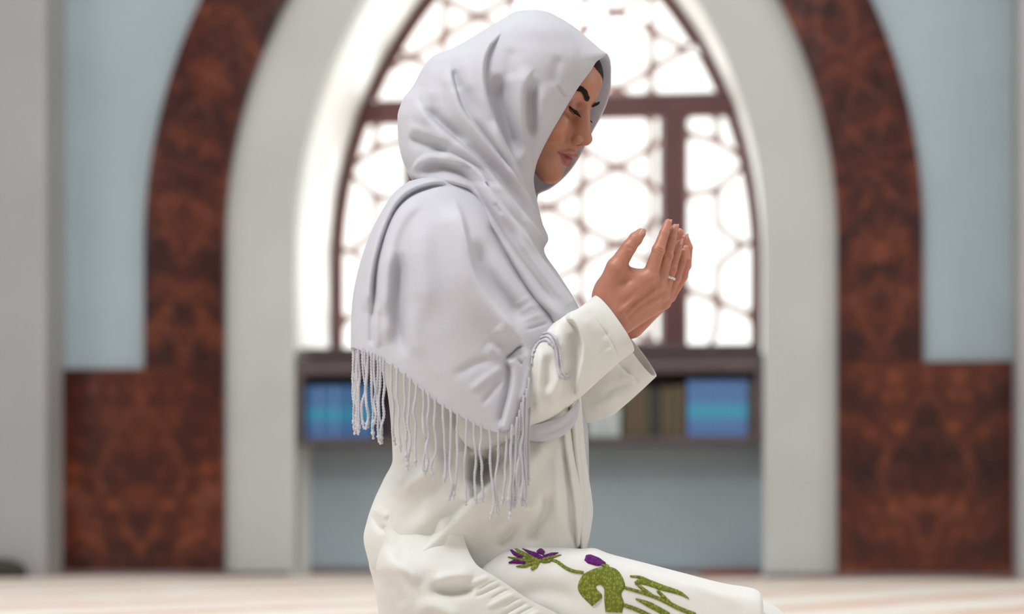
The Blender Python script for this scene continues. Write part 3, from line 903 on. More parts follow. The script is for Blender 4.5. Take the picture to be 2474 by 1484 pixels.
# ------------------------------------------------------------------ materials of the figure
def fabric(name, col, weave=900.0, bump=0.10, sheen=0.25, trans=0.0):
    N = NT(name, col, 0.85)
    N.p.inputs['Sheen Weight'].default_value = sheen
    N.p.inputs['Specular IOR Level'].default_value = 0.2
    tc = N.n('ShaderNodeTexCoord')
    n1 = N.n('ShaderNodeTexNoise', i_Scale=14.0, i_Detail=6.0, i_Roughness=0.65)
    N.l(tc.outputs['Object'], n1.inputs['Vector'])
    a = tuple(c * 0.955 for c in col)
    N.l(N.ramp(n1.outputs['Fac'], [(0.35, a), (0.65, col)]), N.p.inputs['Base Color'])
    n2 = N.n('ShaderNodeTexNoise', i_Scale=weave, i_Detail=2.0)
    N.l(tc.outputs['Object'], n2.inputs['Vector'])
    n3 = N.n('ShaderNodeTexNoise', i_Scale=55.0, i_Detail=4.0)
    N.l(tc.outputs['Object'], n3.inputs['Vector'])
    N.bump(math_node(N, 'ADD', math_node(N, 'MULTIPLY', n2.outputs['Fac'], 0.35), n3.outputs['Fac']), bump, 0.004)
    if trans:
        tr = N.n('ShaderNodeBsdfTranslucent'); tr.inputs[0].default_value = (col[0], col[1], col[2], 1)
        mx = N.n('ShaderNodeMixShader', i_Fac=trans); N.l(N.p.outputs[0], mx.inputs[1]); N.l(tr.outputs[0], mx.inputs[2])
        N.l(mx.outputs[0], N.t.nodes['Material Output'].inputs[0])
    return N.m
M_SCARF = fabric('lilac_white_cotton', (0.752, 0.752, 0.805), bump=0.22, trans=0.38)
M_ROBE = fabric('ivory_crepe', (0.70, 0.70, 0.67), weave=1600, bump=0.05, sheen=0.1)
M_DRESS = fabric('white_embroidered_cotton', (0.73, 0.725, 0.70), weave=1200, bump=0.06)

person = empty('person', unproj([1300, 1664, 0])[()].tolist())
tag(person, 'kneeling person in ivory robe and fringed lilac headscarf raising cupped hands', 'person')

# ------------------------------------------------------------------ headscarf: hood wrapped round the head
def hood_row(y, xl, xe, ze, xf, zf, w_):
    xr = xe if y <= 132 else float(np.interp(y, [132, 148, 170, 208, 245, 285, 324, 364, 404], [1464, 1460, 1452, 1434, 1416, 1394, 1372, 1350, 1330]))
    L = xr - xl; L2 = xf - xl
    x2 = xr - 0.37 * L; q2 = 0.95 * w_
    x1 = xe + 0.44 * (x2 - xe); q1 = ze + 0.64 * (q2 - ze)
    return [(xe, y, -ze), (x1, y, -q1), (x2, y, -q2), (xr - 0.58 * L, y, -w_), (xr - 0.78 * L, y, -0.86 * w_),
            (xr - 0.94 * L, y, -0.52 * w_), (xl, y, 0), (xl + 0.06 * L, y, 0.52 * w_), (xl + 0.30 * L2, y, 0.95 * w_), (xl + 0.80 * L2, y, (0.88 if y < 140 else 0.9) * w_), (xf, y, zf)]
HR = [(25.5, 1272, 1300, 0, 1300, 0, 5), (30, 1246, 1322, 0, 1322, 0, 34), (42, 1224, 1348, 0, 1348, 0, 64), (62, 1190, 1381, 0, 1381, 0, 96), (95, 1136, 1421, 0, 1421, 0, 128),
      (120, 1090, 1450, 0, 1450, 0, 146), (132, 1056, 1464, 3, 1467, 12, 152), (138, 1046, 1455, 14, 1471, 34, 155), (148, 1036, 1441, 27, 1474, 52, 158),
      (170, 1020, 1427, 46, 1476, 74, 163), (208, 1000, 1399, 68, 1475, 90, 168), (245, 973, 1376, 80, 1467, 98, 171), (285, 962, 1352, 88, 1449, 92, 173),
      (324, 963, 1329, 90, 1428, 95, 173), (364, 968, 1308, 86, 1407, 90, 172), (404, 981, 1293, 76, 1383, 78, 172)]
rows = [hood_row(*r) for r in HR]; ys = [r[0] for r in HR]
def low(y, pts):
    rows.append([(x, y, q) for x, q in pts]); ys.append(y)
low(434, [(1288, -64), (1262, -120), (1215, -165), (1150, -188), (1080, -190), (1018, -125), (997, 0), (1012, 90), (1100, 150), (1240, 135), (1356, 60)])
low(455, [(1290, -56), (1263, -115), (1228, -165), (1190, -196), (1143, -205), (1118, -165), (1030, -10), (1045, 90), (1120, 145), (1230, 130), (1328, 42)])
low(470, [(1293, -48), (1268, -112), (1235, -166), (1200, -200), (1160, -214), (1134, -172), (1045, -10), (1058, 90), (1130, 143), (1225, 125), (1299, 28)])
low(490, [(1297, -40), (1275, -108), (1245, -168), (1210, -207), (1174, -222), (1148, -182), (1060, -15), (1072, 85), (1135, 140), (1222, 125), (1296, 22)])
low(540, [(1309, -34), (1289, -112), (1260, -178), (1227, -222), (1194, -240), (1170, -198), (1088, -20), (1098, 85), (1155, 140), (1240, 130), (1308, 20)])
low(578, [(1323, -32), (1304, -115), (1278, -182), (1247, -228), (1216, -247), (1193, -204), (1108, -25), (1118, 85), (1170, 140), (1255, 130), (1322, 20)])
low(602, [(1313, -40), (1303, -122), (1284, -188), (1259, -232), (1230, -251), (1206, -210), (1120, -30), (1132, 85), (1182, 140), (1262, 130), (1312, 20)])
low(660, [(1346, -50), (1336, -128), (1318, -190), (1292, -234), (1262, -253), (1240, -212), (1150, -40), (1162, 85), (1212, 140), (1290, 130), (1345, 20)])
low(720, [(1384, -62), (1374, -134), (1354, -192), (1327, -232), (1300, -250), (1278, -210), (1190, -55), (1202, 85), (1252, 140), (1330, 120), (1383, 10)])
low(765, [(1404, -80), (1398, -142), (1383, -192), (1362, -224), (1340, -240), (1318, -204), (1240, -75), (1252, 85), (1300, 140), (1370, 110), (1403, 0)])
low(800, [(1410, -84), (1404, -142), (1390, -186), (1372, -214), (1350, -226), (1330, -198), (1260, -80), (1272, 80), (1320, 130), (1385, 100), (1409, 0)])
NU_H, NV_H = 380, 380
R = np.stack([catmull(np.array(r, float), NU_H) for r in rows])
yy = np.concatenate([25.5 + (62 - 25.5) * (np.linspace(0, 1, 22) ** 1.6), np.linspace(62, 800, NV_H - 21)[1:]])
HOOD = monot(ys, R, yy)
HOOD[..., 1] = yy[:, None]
u = np.linspace(0, 1, NU_H)[None, :]
ker = np.exp(-0.5 * (np.arange(-50, 51) / 17.0) ** 2); ker /= ker.sum()
padq = np.pad(HOOD[..., 2], ((50, 50), (0, 0)), mode='edge')
smq = np.stack([np.convolve(padq[:, j], ker, mode='valid') for j in range(NU_H)], 1)
wsm = smooth01((u - 0.005) / 0.06) * smooth01((0.95 - u) / 0.1) * smooth01((yy[:, None] - 70) / 40) * smooth01((300 - yy[:, None]) / 60)
HOOD[..., 2] = HOOD[..., 2] * (1 - wsm) + smq * wsm
padx = np.pad(HOOD[..., 0], ((50, 50), (0, 0)), mode='edge')
smx = np.stack([np.convolve(padx[:, j], ker, mode='valid') for j in range(NU_H)], 1)
wsx = wsm * smooth01((0.46 - u) / 0.12)
HOOD[..., 0] = HOOD[..., 0] * (1 - wsx) + smx * wsx
near = smooth01((0.56 - u) / 0.10) * np.ones((len(yy), 1))
HOOD = sculpt(HOOD, HOOD_STROKES, near, 1.8)
scarf = cloth('headscarf', HOOD, M_SCARF, person)
# ------------------------------------------------------------------ headscarf: cape over the shoulder
CR = [
 [(1352, 776, -196), (1290, 700, -226), (1226, 596, -228), (1172, 495, -205), (1075, 432, -168), (994, 438, -105), (1005, 445, 60), (1060, 475, 180), (1120, 540, 240)],
 [(1347, 782, -214), (1276, 716, -256), (1206, 622, -268), (1142, 528, -256), (1048, 462, -214), (957, 470, -150), (960, 480, 75), (1020, 510, 205), (1095, 575, 268)],
 [(1336, 790, -236), (1258, 738, -284), (1184, 655, -304), (1112, 565, -298), (1014, 508, -250), (916, 545, -180), (912, 550, 80), (980, 560, 225), (1070, 620, 292)],
 [(1322, 802, -254), (1244, 800, -304), (1166, 750, -328), (1084, 670, -332), (984, 610, -290), (886, 622, -200), (882, 635, 80), (940, 650, 235), (1050, 700, 312)],
 [(1308, 815, -266), (1240, 860, -314), (1166, 840, -336), (1072, 770, -342), (965, 705, -300), (868, 700, -212), (863, 715, 80), (920, 735, 242), (1040, 790, 322)],
 [(1299, 826, -272), (1244, 920, -316), (1186, 940, -338), (1070, 880, -344), (952, 795, -304), (861, 772, -218), (857, 785, 80), (912, 800, 246), (1035, 870, 326)],
 [(1292, 838, -274), (1262, 965, -312), (1212, 1046, -334), (1076, 986, -342), (948, 886, -304), (860, 842, -222), (856, 850, 80), (910, 870, 248), (1030, 960, 328)]]
CAPE = loft(CR, 340, 260)
nu = CAPE.shape[1]
near = smooth01((0.66 - np.linspace(0, 1, nu)[None, :]) / 0.08) * np.ones((CAPE.shape[0], 1))
CAPE = sculpt(CAPE, CAPE_STROKES, near, 2.0)
CAPE[..., 2] += 0.9 * fbm2(CAPE[..., 0], CAPE[..., 1], 5, 3, 130)
cape = cloth('shoulder_drape', CAPE, M_SCARF, scarf)

# ------------------------------------------------------------------ robe: body and lap
def trow(y, xl, xr, wn, e=0.62):
    out = []
    c = (xl + xr) / 2; a = (xr - xl) / 2
    for k in range(20):
        th = 2 * math.pi * k / 20
        cu, su = math.cos(th), math.sin(th)
        out.append((c + a * math.copysign(abs(cu) ** e, cu), y, -wn * math.copysign(abs(su) ** (e + 0.1), su)))
    return out
TR = [(455, 1060, 1190, 90), (500, 1030, 1250, 150), (600, 960, 1290, 200), (720, 925, 1345, 215), (850, 915, 1378, 215), (950, 938, 1392, 215), (1040, 947, 1402, 222), (1110, 950, 1408, 235),
      (1160, 928, 1416, 250), (1210, 905, 1424, 256), (1260, 888, 1426, 248), (1300, 880, 1420, 240), (1350, 890, 1412, 244), (1400, 908, 1390, 236), (1484, 926, 1340, 170), (1580, 935, 1300, 170), (1662, 925, 1280, 170)]
TOR = np.stack([catmull(np.array(trow(*r), float), 400, True) for r in TR])
yy = np.linspace(455, 1662, 420)
TOR = monot([r[0] for r in TR], TOR, yy)
th = np.arange(400) / 400
nm = (smooth01((th) / 0.04) * smooth01((0.5 - th) / 0.04))[None, :] * np.ones((len(yy), 1))
TOR[-1, :, 1] = yfloor(TOR[-1, :, 2])
TOR = sculpt(TOR, TORSO_STROKES, nm, 1.6)
def lap_rows(tab, q0, q1, yb=1662):
    rows = []
    for x, yt in tab:
        c = (q0 + q1) / 2; a = (q1 - q0) / 2
        sh = min(1.0, (yb - yt) / 300)
        rows.append([(x, yt, c - 0.25 * a), (x, yt + 7, c - 0.62 * a), (x, yt + 28, c - 0.87 * a), (x, yt + 85, c - 0.98 * a), (x, yt + 0.62 * (yb - yt), c - a), (x, yb, c - 0.97 * a),
                     (x, yb, c), (x, yb, c + 0.97 * a), (x, yt + 0.6 * (yb - yt), c + a), (x, yt + 80, c + 0.93 * a), (x, yt + 25, c + 0.7 * a), (x, yt + 3, c + 0.3 * a)])
        rows[-1] = [(px_, float(yfloor(q_)) if y_ == yb else y_, q_) for px_, y_, q_ in rows[-1]]
    cx_ = tab[-1][0] + 2; rows.append([(cx_, 1.0 * (y_ * 0.4 + 0.6 * 1580), q_ * 0.4 + 0.6 * (q0 + q1) / 2) for _, y_, q_ in rows[-1]])
    rows.append([(cx_ + 1, 1580.0, (q0 + q1) / 2) for _ in rows[-1]])
    return rows
LT = [(1040, 1470), (1110, 1420), (1150, 1383), (1180, 1352), (1215, 1330), (1258, 1319), (1330, 1322), (1400, 1328), (1436, 1327), (1475, 1341), (1560, 1363), (1640, 1384), (1740, 1410), (1800, 1420), (1826, 1427), (1838, 1440), (1843, 1475), (1845, 1560)]
LAP = loft(lap_rows(LT, -300, 40), 240, 400, True)
FT = [(1150, 1440), (1400, 1352), (1500, 1356), (1640, 1392), (1740, 1416), (1800, 1432), (1850, 1454), (1895, 1484), (1925, 1515), (1940, 1570)]
FLAP = loft(lap_rows(FT, -20, 300), 100, 120, True)
th = np.arange(240) / 240
nm = (smooth01((0.5 - th) / 0.05))[None, :] * np.ones((400, 1))
LAP = sculpt(LAP, LAP_STROKES, nm, 1.2)
robe = cloth('robe', TOR, M_ROBE, person, True, 0.002)
lap = cloth('lap_panel', LAP, M_DRESS, robe, True, 0.002)
flap = cloth('far_lap_panel', FLAP, M_ROBE, robe, True, 0.002)

# coat skirt: wraps the seat and ends along a puckered front edge over the lap
KB = [(1108, 1240, -250), (1118, 1288, -262), (1129, 1327, -284), (1148, 1362, -303), (1171, 1380, -310), (1219, 1409, -316), (1279, 1450, -318), (1354, 1489, -318), (1440, 1560, -316), (1500, 1662, -314)]
KL = [(900, 1240), (894, 1288), (893, 1330), (895, 1368), (904, 1400), (911, 1440), (918, 1480), (924, 1530), (926, 1590), (905, 1662)]
rows = []
for ki, ((bx, by, bq), (lx, ly)) in enumerate(zip(KB, KL)):
    bq = bq * (0.84, 0.90, 0.955, 0.99, 1, 1, 1, 1, 1, 1)[ki]; lx = lx
    fr = np.linspace(0, 1, 7)
    r = []
    for f in fr:
        x = bx + (lx - bx) * f; y = by + (ly - by) * f
        q = bq - 6 * math.sin(math.pi * min(1, f * 1.3)) if f < 0.72 else bq * (1 - ((f - 0.72) / 0.28) ** 2.2) - 6 * (1 - (f - 0.72) / 0.28) * 0.3
        r.append((x, y, q))
    r += [(lx + 22, ly, 120), (lx + 90, ly, 240), (lx + 200, ly, 296)]
    rows.append(r)
depth_map('torso', TOR, 870, 1440, 1150, 1420)
for ki, (off, mixw) in enumerate(((14, 1.0), (5, 1.0), (-8, 0.55))):
    for kj in range(6):
        x_, y_, q_ = rows[ki][kj]; qt = float(depth_at('torso', np.array(x_), np.array(y_))) + off
        rows[ki][kj] = (x_, y_, q_ * (1 - mixw) + qt * mixw)
rows[-1] = [(x_, float(yfloor(q_)), q_) for x_, y_, q_ in rows[-1]]
SKT = loft(rows, 300, 260)
nm = smooth01((0.66 - np.linspace(0, 1, 300)[None, :]) / 0.08) * np.ones((260, 1))
SKT = sculpt(SKT, SKIRT_STROKES, nm, 1.6)
skirt = cloth('coat_skirt', SKT, M_ROBE, robe, False, 0.003)

# ------------------------------------------------------------------ sleeves
def ring(T, B, q, hd, bulge=0.0, n=16, near_shift=(0, 0)):
    T = np.array(T, float); B = np.array(B, float); c = (T + B) / 2; h = (T - B) / 2
    ax = np.array([-h[1], h[0]]) / np.linalg.norm(h); ax = ax if ax[0] > 0 else -ax
    out = []
    for k in range(n):
        a = 2 * math.pi * k / n            # 0 at top, quarter = near side
        cu, su = math.cos(a), math.sin(a)
        p = c + h * math.copysign(abs(cu) ** 0.85, cu) + ax * bulge * abs(su) * (1 if su > 0 else 0.3) + (np.array(near_shift) * su)
        out.append((p[0], p[1], q - hd * math.copysign(abs(su) ** 0.85, su)))
    return out
SR = [ring((1130, 880), (1100, 1040), -215, 60), ring((1190, 862), (1142, 1086), -225, 66), ring((1250, 846), (1200, 1078), -228, 68), ring((1300, 816), (1262, 1038), -226, 74), ring((1345, 776), (1318, 1016), -218, 80),
      ring((1376, 757), (1362, 990), -196, 78), ring((1398, 747), (1400, 960), -172, 76, 6), ring((1418, 732), (1462, 904), -132, 70, 10), ring((1428, 724), (1497, 873), -112, 66, 12), ring((1437, 716), (1530, 848), -92, 62, 12)]
SLV = loft([r for r in SR], 260, 260, True)
th = np.arange(260) / 260
nm = (smooth01(th / 0.03) * smooth01((0.52 - th) / 0.03))[None, :] * np.ones((260, 1))
SLV = sculpt(SLV, SLEEVE_STROKES, nm, 1.6)
sleeve = cloth('sleeve', SLV, M_ROBE, robe, True, 0.0022)
SF = [ring((1370, 850), (1360, 1018), 60, 60), ring((1410, 842), (1412, 1021), 66, 64), ring((1440, 836), (1470, 1007), 72, 66), ring((1465, 828), (1503, 983), 78, 66), ring((1488, 818), (1546, 945), 84, 64, 0, 16, (2, -2)), ring((1508, 806), (1585, 908), 90, 60, -4, 16, (-3, 10))]
SLF = loft(SF, 120, 110, True)
th = np.arange(120) / 120
nm = (smooth01(th / 0.03) * smooth01((0.52 - th) / 0.03))[None, :] * np.ones((110, 1))
SLF = sculpt(SLF, FAR_SLEEVE_STROKES, nm, 1.6)
sleeve2 = cloth('sleeve', SLF, M_ROBE, robe, True, 0.0022)
# ------------------------------------------------------------------ body: head
TH, PS = math.radians(25), math.radians(18)       # head pitched down and turned a little to the camera
HO = np.array([1420.0, 279.0, 0.0])               # bridge of the nose
cF = np.array([math.cos(PS) * math.cos(TH), math.cos(PS) * math.sin(TH), -math.sin(PS)])
cL = np.array([-math.sin(PS) * math.cos(TH), -math.sin(PS) * math.sin(TH), -math.cos(PS)])
cU = np.array([math.sin(TH), -math.cos(TH), 0.0])
def head_to_fig(P):
    P = np.asarray(P, float)
    return HO + P[..., 0:1] * cF + P[..., 1:2] * cL + P[..., 2:3] * cU

H = SDF((-290, -128, -262), (46, 128, 190), 2.0)
H.ell((-138, 0, 50), (134, 102, 104), 10)                       # cranium
H.ell((-92, 0, 70), (82, 88, 78), 24)                           # forehead
for s in (1, -1):
    H.cone((-20, s * 16, 24), (-44, s * 70, 22), 15, 15, 20)    # brow ridge
    H.ell((-62, s * 58, -48), (48, 38, 44), 28)                 # cheek
    H.cone((-36, s * 16, -152), (-128, s * 74, -108), 26, 22, 24)   # jaw
    H.cone((-128, s * 74, -108), (-140, s * 84, 0), 22, 26, 24)
H.ell((-72, 0, -92), (72, 62, 80), 28)                          # muzzle
H.cone((-24, 0, -162), (-32, 0, -152), 27, 26, 22)              # chin
for s in (1, -1): H.ell((-34, s * 20, -136), (26, 26, 26), 20)    # pads beside the chin
H.cone((-120, 0, -100), (-215, 0, -255), 62, 66, 30)            # neck
for s in (1, -1):
    H.ell((-6, s * 50, 3), (23, 30, 18), 18, 'sub')            # eye sockets
    H.ell((-41, s * 53, 3), (23.5, 25, 22), 7)                   # lids over the eyeball
    H.cone((-17.5, s * 32, 14.5), (-19, s * 58, 15.5), 1.3, 1.2, 4, 'sub')   # lid crease
H.cone((-8, 0, 2), (20, 0, -50), 10, 11.5, 14)                  # nose bridge
H.cone((-14, 0, -10), (6, 0, -55), 15, 18, 16)
H.ell((22.5, 0, -53), (14, 14, 13), 8)                          # tip
for s in (1, -1):
    H.ell((6, s * 18.5, -65), (15, 9.5, 11.5), 5)             # wings
H.cone((25, 0, -60), (8, 0, -72), 7, 7, 6)                      # columella
for s in (1, -1):
    H.cone((20, s * 9.5, -71), (2, s * 15, -76), 4.6, 4.6, 3, 'sub')     # nostrils
    H.cone((-2, s * 28, -54), (-10, s * 31, -76), 3, 2.5, 9, 'sub')      # wing crease
# lips
H.cone((-4, 0, -84), (-14, 0, -112), 16, 18, 16)
for s in (1, -1):
    H.cone((9.5, s * 4, -100), (6, s * 18, -102.5), 9.6, 9.2, 4); H.cone((6, s * 18, -102.5), (-12, s * 38, -110), 9.2, 3.0, 4)
    H.cone((2.5, s * 0, -123), (-1, s * 15, -122), 11.5, 10.5, 4); H.cone((-1, s * 15, -122), (-14, s * 35, -112), 10.5, 3.0, 4)
for s in (1, -1):
    H.cone((17, 0, -112.5), (9, s * 18, -112.0), 1.9, 1.7, 4, 'sub'); H.cone((9, s * 18, -112.0), (-10, s * 40, -111), 1.7, 1.5, 4, 'sub')
H.cone((12, 0, -82), (18, 0, -94), 2.6, 3.0, 7, 'sub')          # philtrum
H.cone((3, -14, -140), (3, 14, -140), 2.5, 2.5, 14, 'sub')      # fold under the lip
# eye slit (lowered lids)
for s in (1, -1):
    H.cone((-17, s * 36, -4), (-15, s * 52, -6.5), 1.8, 3.4, 2.0, 'sub'); H.cone((-15, s * 52, -6.5), (-25, s * 71, -3), 3.4, 1.8, 2.0, 'sub')
HV, HF = H.mesh()
HV = laplace(HV, HF, 2, 0.5)
ax_b, ax_c, ax_a = H.ax[1], H.ax[2], H.ax[0]
def surf_a(b, c):
    """forward coordinate of the face surface at lateral b, height c"""
    i = int(round((b - H.lo[1]) / H.h)); k = int(round((c - H.lo[2]) / H.h))
    col = H.phi[:, i, k]; j = np.where(col < 0)[0].max()
    f = col[j] / (col[j] - col[j + 1]); return H.lo[0] + H.h * (j + f)

def col_head(P):
    a, b, c = P[:, 0], np.abs(P[:, 1]), P[:, 2]
    skin = np.array([0.43, 0.195, 0.128])
    C = np.tile(skin, (len(P), 1))
    def mixin(m, col):
        m = np.clip(m, 0, 1)[:, None]; C[:] = C * (1 - m) + np.array(col) * m
    mixin(0.45 * np.exp(-((a + 40) / 40) ** 2 - ((b - 62) / 26) ** 2 - ((c + 62) / 30) ** 2), (0.50, 0.19, 0.13))     # blush
    mixin(0.40 * np.exp(-((b) / 18) ** 2 - ((c + 55) / 16) ** 2), (0.52, 0.22, 0.16))
    # eye shadow round the socket and on the lid
    mixin(0.85 * np.exp(-((b - 55) / 27) ** 2 - ((c - 11) / 12) ** 2) * (a > -70), (0.28, 0.115, 0.095))
    # lips
    t = np.clip(b / 39, 0, 1)
    up = -93.5 - 15 * t ** 1.5 - 3.5 * np.exp(-(b / 5) ** 2) ; lo = -135 + 23 * t ** 2.2
    m = smooth01((up - c) / 2.0 + 0.5) * smooth01((c - lo) / 2.5 + 0.5) * (b < 40) * (a > -24)
    mixin(m * 0.95, (0.30, 0.10, 0.105))
    mixin(0.8 * np.exp(-((c + 111.8 - 0.0 * t) / 1.6) ** 2) * (b < 41) * (a > -26), (0.12, 0.03, 0.03))               # parting line
    # dark inside the nostrils
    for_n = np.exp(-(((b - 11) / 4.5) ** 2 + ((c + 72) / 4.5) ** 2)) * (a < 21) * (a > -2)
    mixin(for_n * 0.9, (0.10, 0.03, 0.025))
    return C

# ------------------------------------------------------------------ body: hands
def hand_pts(lst): return [np.array(p, float) for p in lst]
HR_ = SDF((1395, 505, -180), (1690, 870, 60), 1.5)
G_ = HR_
# near (right) hand: (x, y, q)
G_.chain(hand_pts([(1425, 808, -95), (1478, 766, -78)]), [44, 43], 8)               # forearm and wrist
W_ = (1484, 762, -76)
KN = [(1570, 668, -88), (1592, 686, -66), (1602, 708, -44), (1606, 730, -24)]       # knuckles: index, middle, ring, little
for i, (k_, r0, r1) in enumerate(zip(KN, (34, 32, 30, 27), (19.5, 17.5, 16.5, 15))):
    off = [(-14, -26, -6), (-4, -8, 2), (6, 10, 4), (12, 24, 6)][i]
    G_.cone((W_[0] + off[0], W_[1] + off[1], W_[2] + off[2]), k_, r0, r1, 18)
G_.cone((1468, 700, -70), (1545, 690, -62), 30, 22, 18)                             # palm filling toward the thumb
G_.cone((1460, 716, -84), (1489, 646, -100), 28, 24.5, 20)                          # thumb: metacarpal
G_.cone((1489, 646, -100), (1519, 598, -104), 23, 17.5, 6)
G_.cone((1519, 598, -104), (1536, 577, -103), 17.5, 16.0, 5)
G_.cone((1536, 577, -103), (1548, 564, -101), 16.0, 12.5, 5)
G_.cone((1500, 655, -92), (1548, 668, -86), 14, 17, 16)                             # web
FING = {
 'index': ([(1570, 668, -88), (1591, 604, -92), (1605, 563, -84), (1614, 538, -76)], [19.0, 15.0, 12.0, 9.2]),
 'middle': ([(1592, 686, -66), (1612, 618, -66), (1624, 576, -60), (1631.5, 550, -54)], [17.5, 14.0, 11.5, 9.0]),
 'ring': ([(1602, 708, -44), (1622, 650, -42), (1635, 610, -36), (1642, 588, -30)], [16.5, 13.0, 11.0, 8.6]),
 'little': ([(1606, 730, -24), (1634, 672, -18), (1648, 634, -12), (1651, 608, -8)], [15.0, 11.5, 9.8, 7.6])}
for nm, (pp, rr) in FING.items():
    F2 = SDF(G_.lo, G_.lo + G_.h * (G_.n - 1), G_.h) if False else None
    for i in range(3): G_.cone(pp[i], pp[i + 1], rr[i], rr[i + 1], 5.0 if i == 0 else 2.5)
    G_.ell(pp[1], (rr[1] + 0.8,) * 3, 4)
# tendons and knuckle relief on the back of the hand
for k_ in KN: G_.ell((k_[0] - 2, k_[1] + 2, k_[2] - 7), (15, 15, 13), 9)
for (a_, b_) in (((1500, 752, -112), (1566, 690, -100)), ((1503, 764, -106), (1580, 706, -86)), ((1506, 775, -98), (1590, 722, -66))):
    G_.cone(a_, b_, 3.5, 3.2, 10)
for (a_, b_) in (((1512, 735, -118), (1560, 702, -108)), ((1516, 756, -112), (1572, 716, -96)), ((1520, 770, -104), (1580, 735, -80))):
    G_.cone(a_, b_, 2.5, 2.0, 9, 'sub')
# creases: thumb joint, finger joints
for (c_, r_) in (((1517, 595, -123), 2.0), ((1522, 601, -123), 1.6)):
    G_.cone((c_[0] - 8, c_[1] - 3, c_[2]), (c_[0] + 9, c_[1] + 5, c_[2] + 1), r_, r_, 3, 'sub')
for nm in ('index', 'middle', 'ring'):
    p_, r_ = FING[nm][0][1], FING[nm][1][1]
    for dy in (-3.5, 2.5):
        G_.cone((p_[0] - 3, p_[1] + dy - 3, p_[2] - r_ - 1.2), (p_[0] + 8, p_[1] + dy + 3, p_[2] - r_ + 2.0), 1.5, 1.3, 2.5, 'sub')
RV, RF = HR_.mesh(); RV = laplace(RV, RF, 2, 0.5)
# far (left) hand, seen past the near fingers
HL_ = SDF((1440, 520, -20), (1700, 860, 210), 2.0)
G_ = HL_
G_.chain(hand_pts([(1440, 830, 110), (1512, 776, 86)]), [42, 40], 8)
LK = [(1618, 716, 20), (1622, 698, 44), (1618, 682, 70), (1608, 668, 96)]            # little, ring, middle, index
for k_, r1, off in zip(LK, (15, 17, 18, 19), ((10, 18, -14), (4, 6, -4), (-4, -6, 8), (-12, -18, 16))):
    G_.cone((1518 + off[0], 770 + off[1], 82 + off[2]), k_, 29, r1, 16)
LF = [([LK[0], (1650, 668, 16), (1661, 628, 20), (1657, 600, 22)], [15, 12, 10.0, 8.0]),
      ([LK[1], (1658, 642, 44), (1663, 598, 46), (1656, 574, 44)], [16.5, 12.5, 10.8, 8.6]),
      ([LK[2], (1646, 622, 70), (1650, 584, 70), (1642, 560, 66)], [17, 13, 11, 8.8]),
      ([LK[3], (1630, 612, 96), (1634, 576, 94), (1628, 552, 88)], [18, 14, 11.5, 9])]
for pp, rr in LF:
    for i in range(3): G_.cone(pp[i], pp[i + 1], rr[i], rr[i + 1], 4.0 if i == 0 else 2.5)
G_.cone((1508, 745, 110), (1545, 698, 132), 27, 20, 18); G_.cone((1545, 698, 132), (1574, 662, 134), 19, 15, 5); G_.cone((1574, 662, 134), (1598, 634, 128), 14, 11, 5)
LV, LF_ = HL_.mesh(); LV = laplace(LV, LF_, 2, 0.5)

# ------------------------------------------------------------------ body: trunk, arms and legs inside the clothes
B_ = SDF((900, 440, -330), (1860, 1690, 330), 9.0)
B_.cone((1150, 470, 0), (1120, 560, 0), 62, 80, 20)
for s in (1, -1):
    B_.cone((1110, 545, s * 60), (1090, 590, s * 190), 70, 62, 40)
    B_.cone((1120, 650, s * 70), (1085, 1150, s * 55), 115, 95, 40)
    B_.cone((1085, 1150, s * 55), (1075, 1380, s * 70), 95, 90, 40)
    B_.cone((1090, 600, s * 180), (1195, 975, s * 215), 46, 38, 20)
    B_.cone((1100, 1430, s * 105), (1760, 1545, s * 130), 72, 58, 30)
    B_.cone((1760, 1565, s * 130), (1080, 1600, s * 100), 55, 42, 12)
    B_.cone((1080, 1605, s * 100), (1000, 1622, s * 70), 36, 24, 12)
    B_.ell((1070, 1400, s * 80), (105, 120, 80), 30)
B_.cone((1195, 975, -215), (1425, 808, -95), 38, 38, 14)
B_.cone((1195, 975, 215), (1440, 830, 110), 38, 38, 14)
BV, BF = B_.mesh()

skinC = np.array([0.50, 0.255, 0.180])
def col_hand(P, base):
    C = np.tile(np.array(base), (len(P), 1)); n = fbm2(P[:, 0], P[:, 1], 9, 2, 40) * 0.05
    return np.clip(C * (1 + n[:, None]), 0, 1)
HVf = head_to_fig(HV)
allV = np.concatenate([HVf, RV, LV, BV]); off = np.cumsum([0, len(HV), len(RV), len(LV)])
allF = np.concatenate([HF + off[0], RF + off[1], LF_ + off[2], BF + off[3]])
allC = np.concatenate([col_head(HV), col_hand(RV, (0.47, 0.205, 0.142)), col_hand(LV, (0.50, 0.208, 0.148)), np.tile(skinC, (len(BV), 1))])
N = NT('skin', (0.5, 0.27, 0.19), 0.42)
at = N.n('ShaderNodeVertexColor', layer_name='tone')
tc = N.n('ShaderNodeTexCoord'); n1 = N.n('ShaderNodeTexNoise', i_Scale=420.0, i_Detail=3.0); N.l(tc.outputs['Object'], n1.inputs['Vector'])
N.l(at.outputs['Color'], N.p.inputs['Base Color'])
N.bump(n1.outputs['Fac'], 0.12, 0.0012)
N.p.inputs['Subsurface Weight'].default_value = 0.12
N.p.inputs['Subsurface Radius'].default_value = (1.0, 0.35, 0.2)
N.p.inputs['Subsurface Scale'].default_value = 0.006
N.p.inputs['Specular IOR Level'].default_value = 0.35
M_SKIN = N.m
body = fast_mesh('body', unproj(allV), allF, M_SKIN, person)
ca = body.data.color_attributes.new('tone', 'FLOAT_COLOR', 'POINT')
ca.data.foreach_set('color', np.concatenate([allC, np.ones((len(allC), 1))], 1).astype(np.float32).ravel())
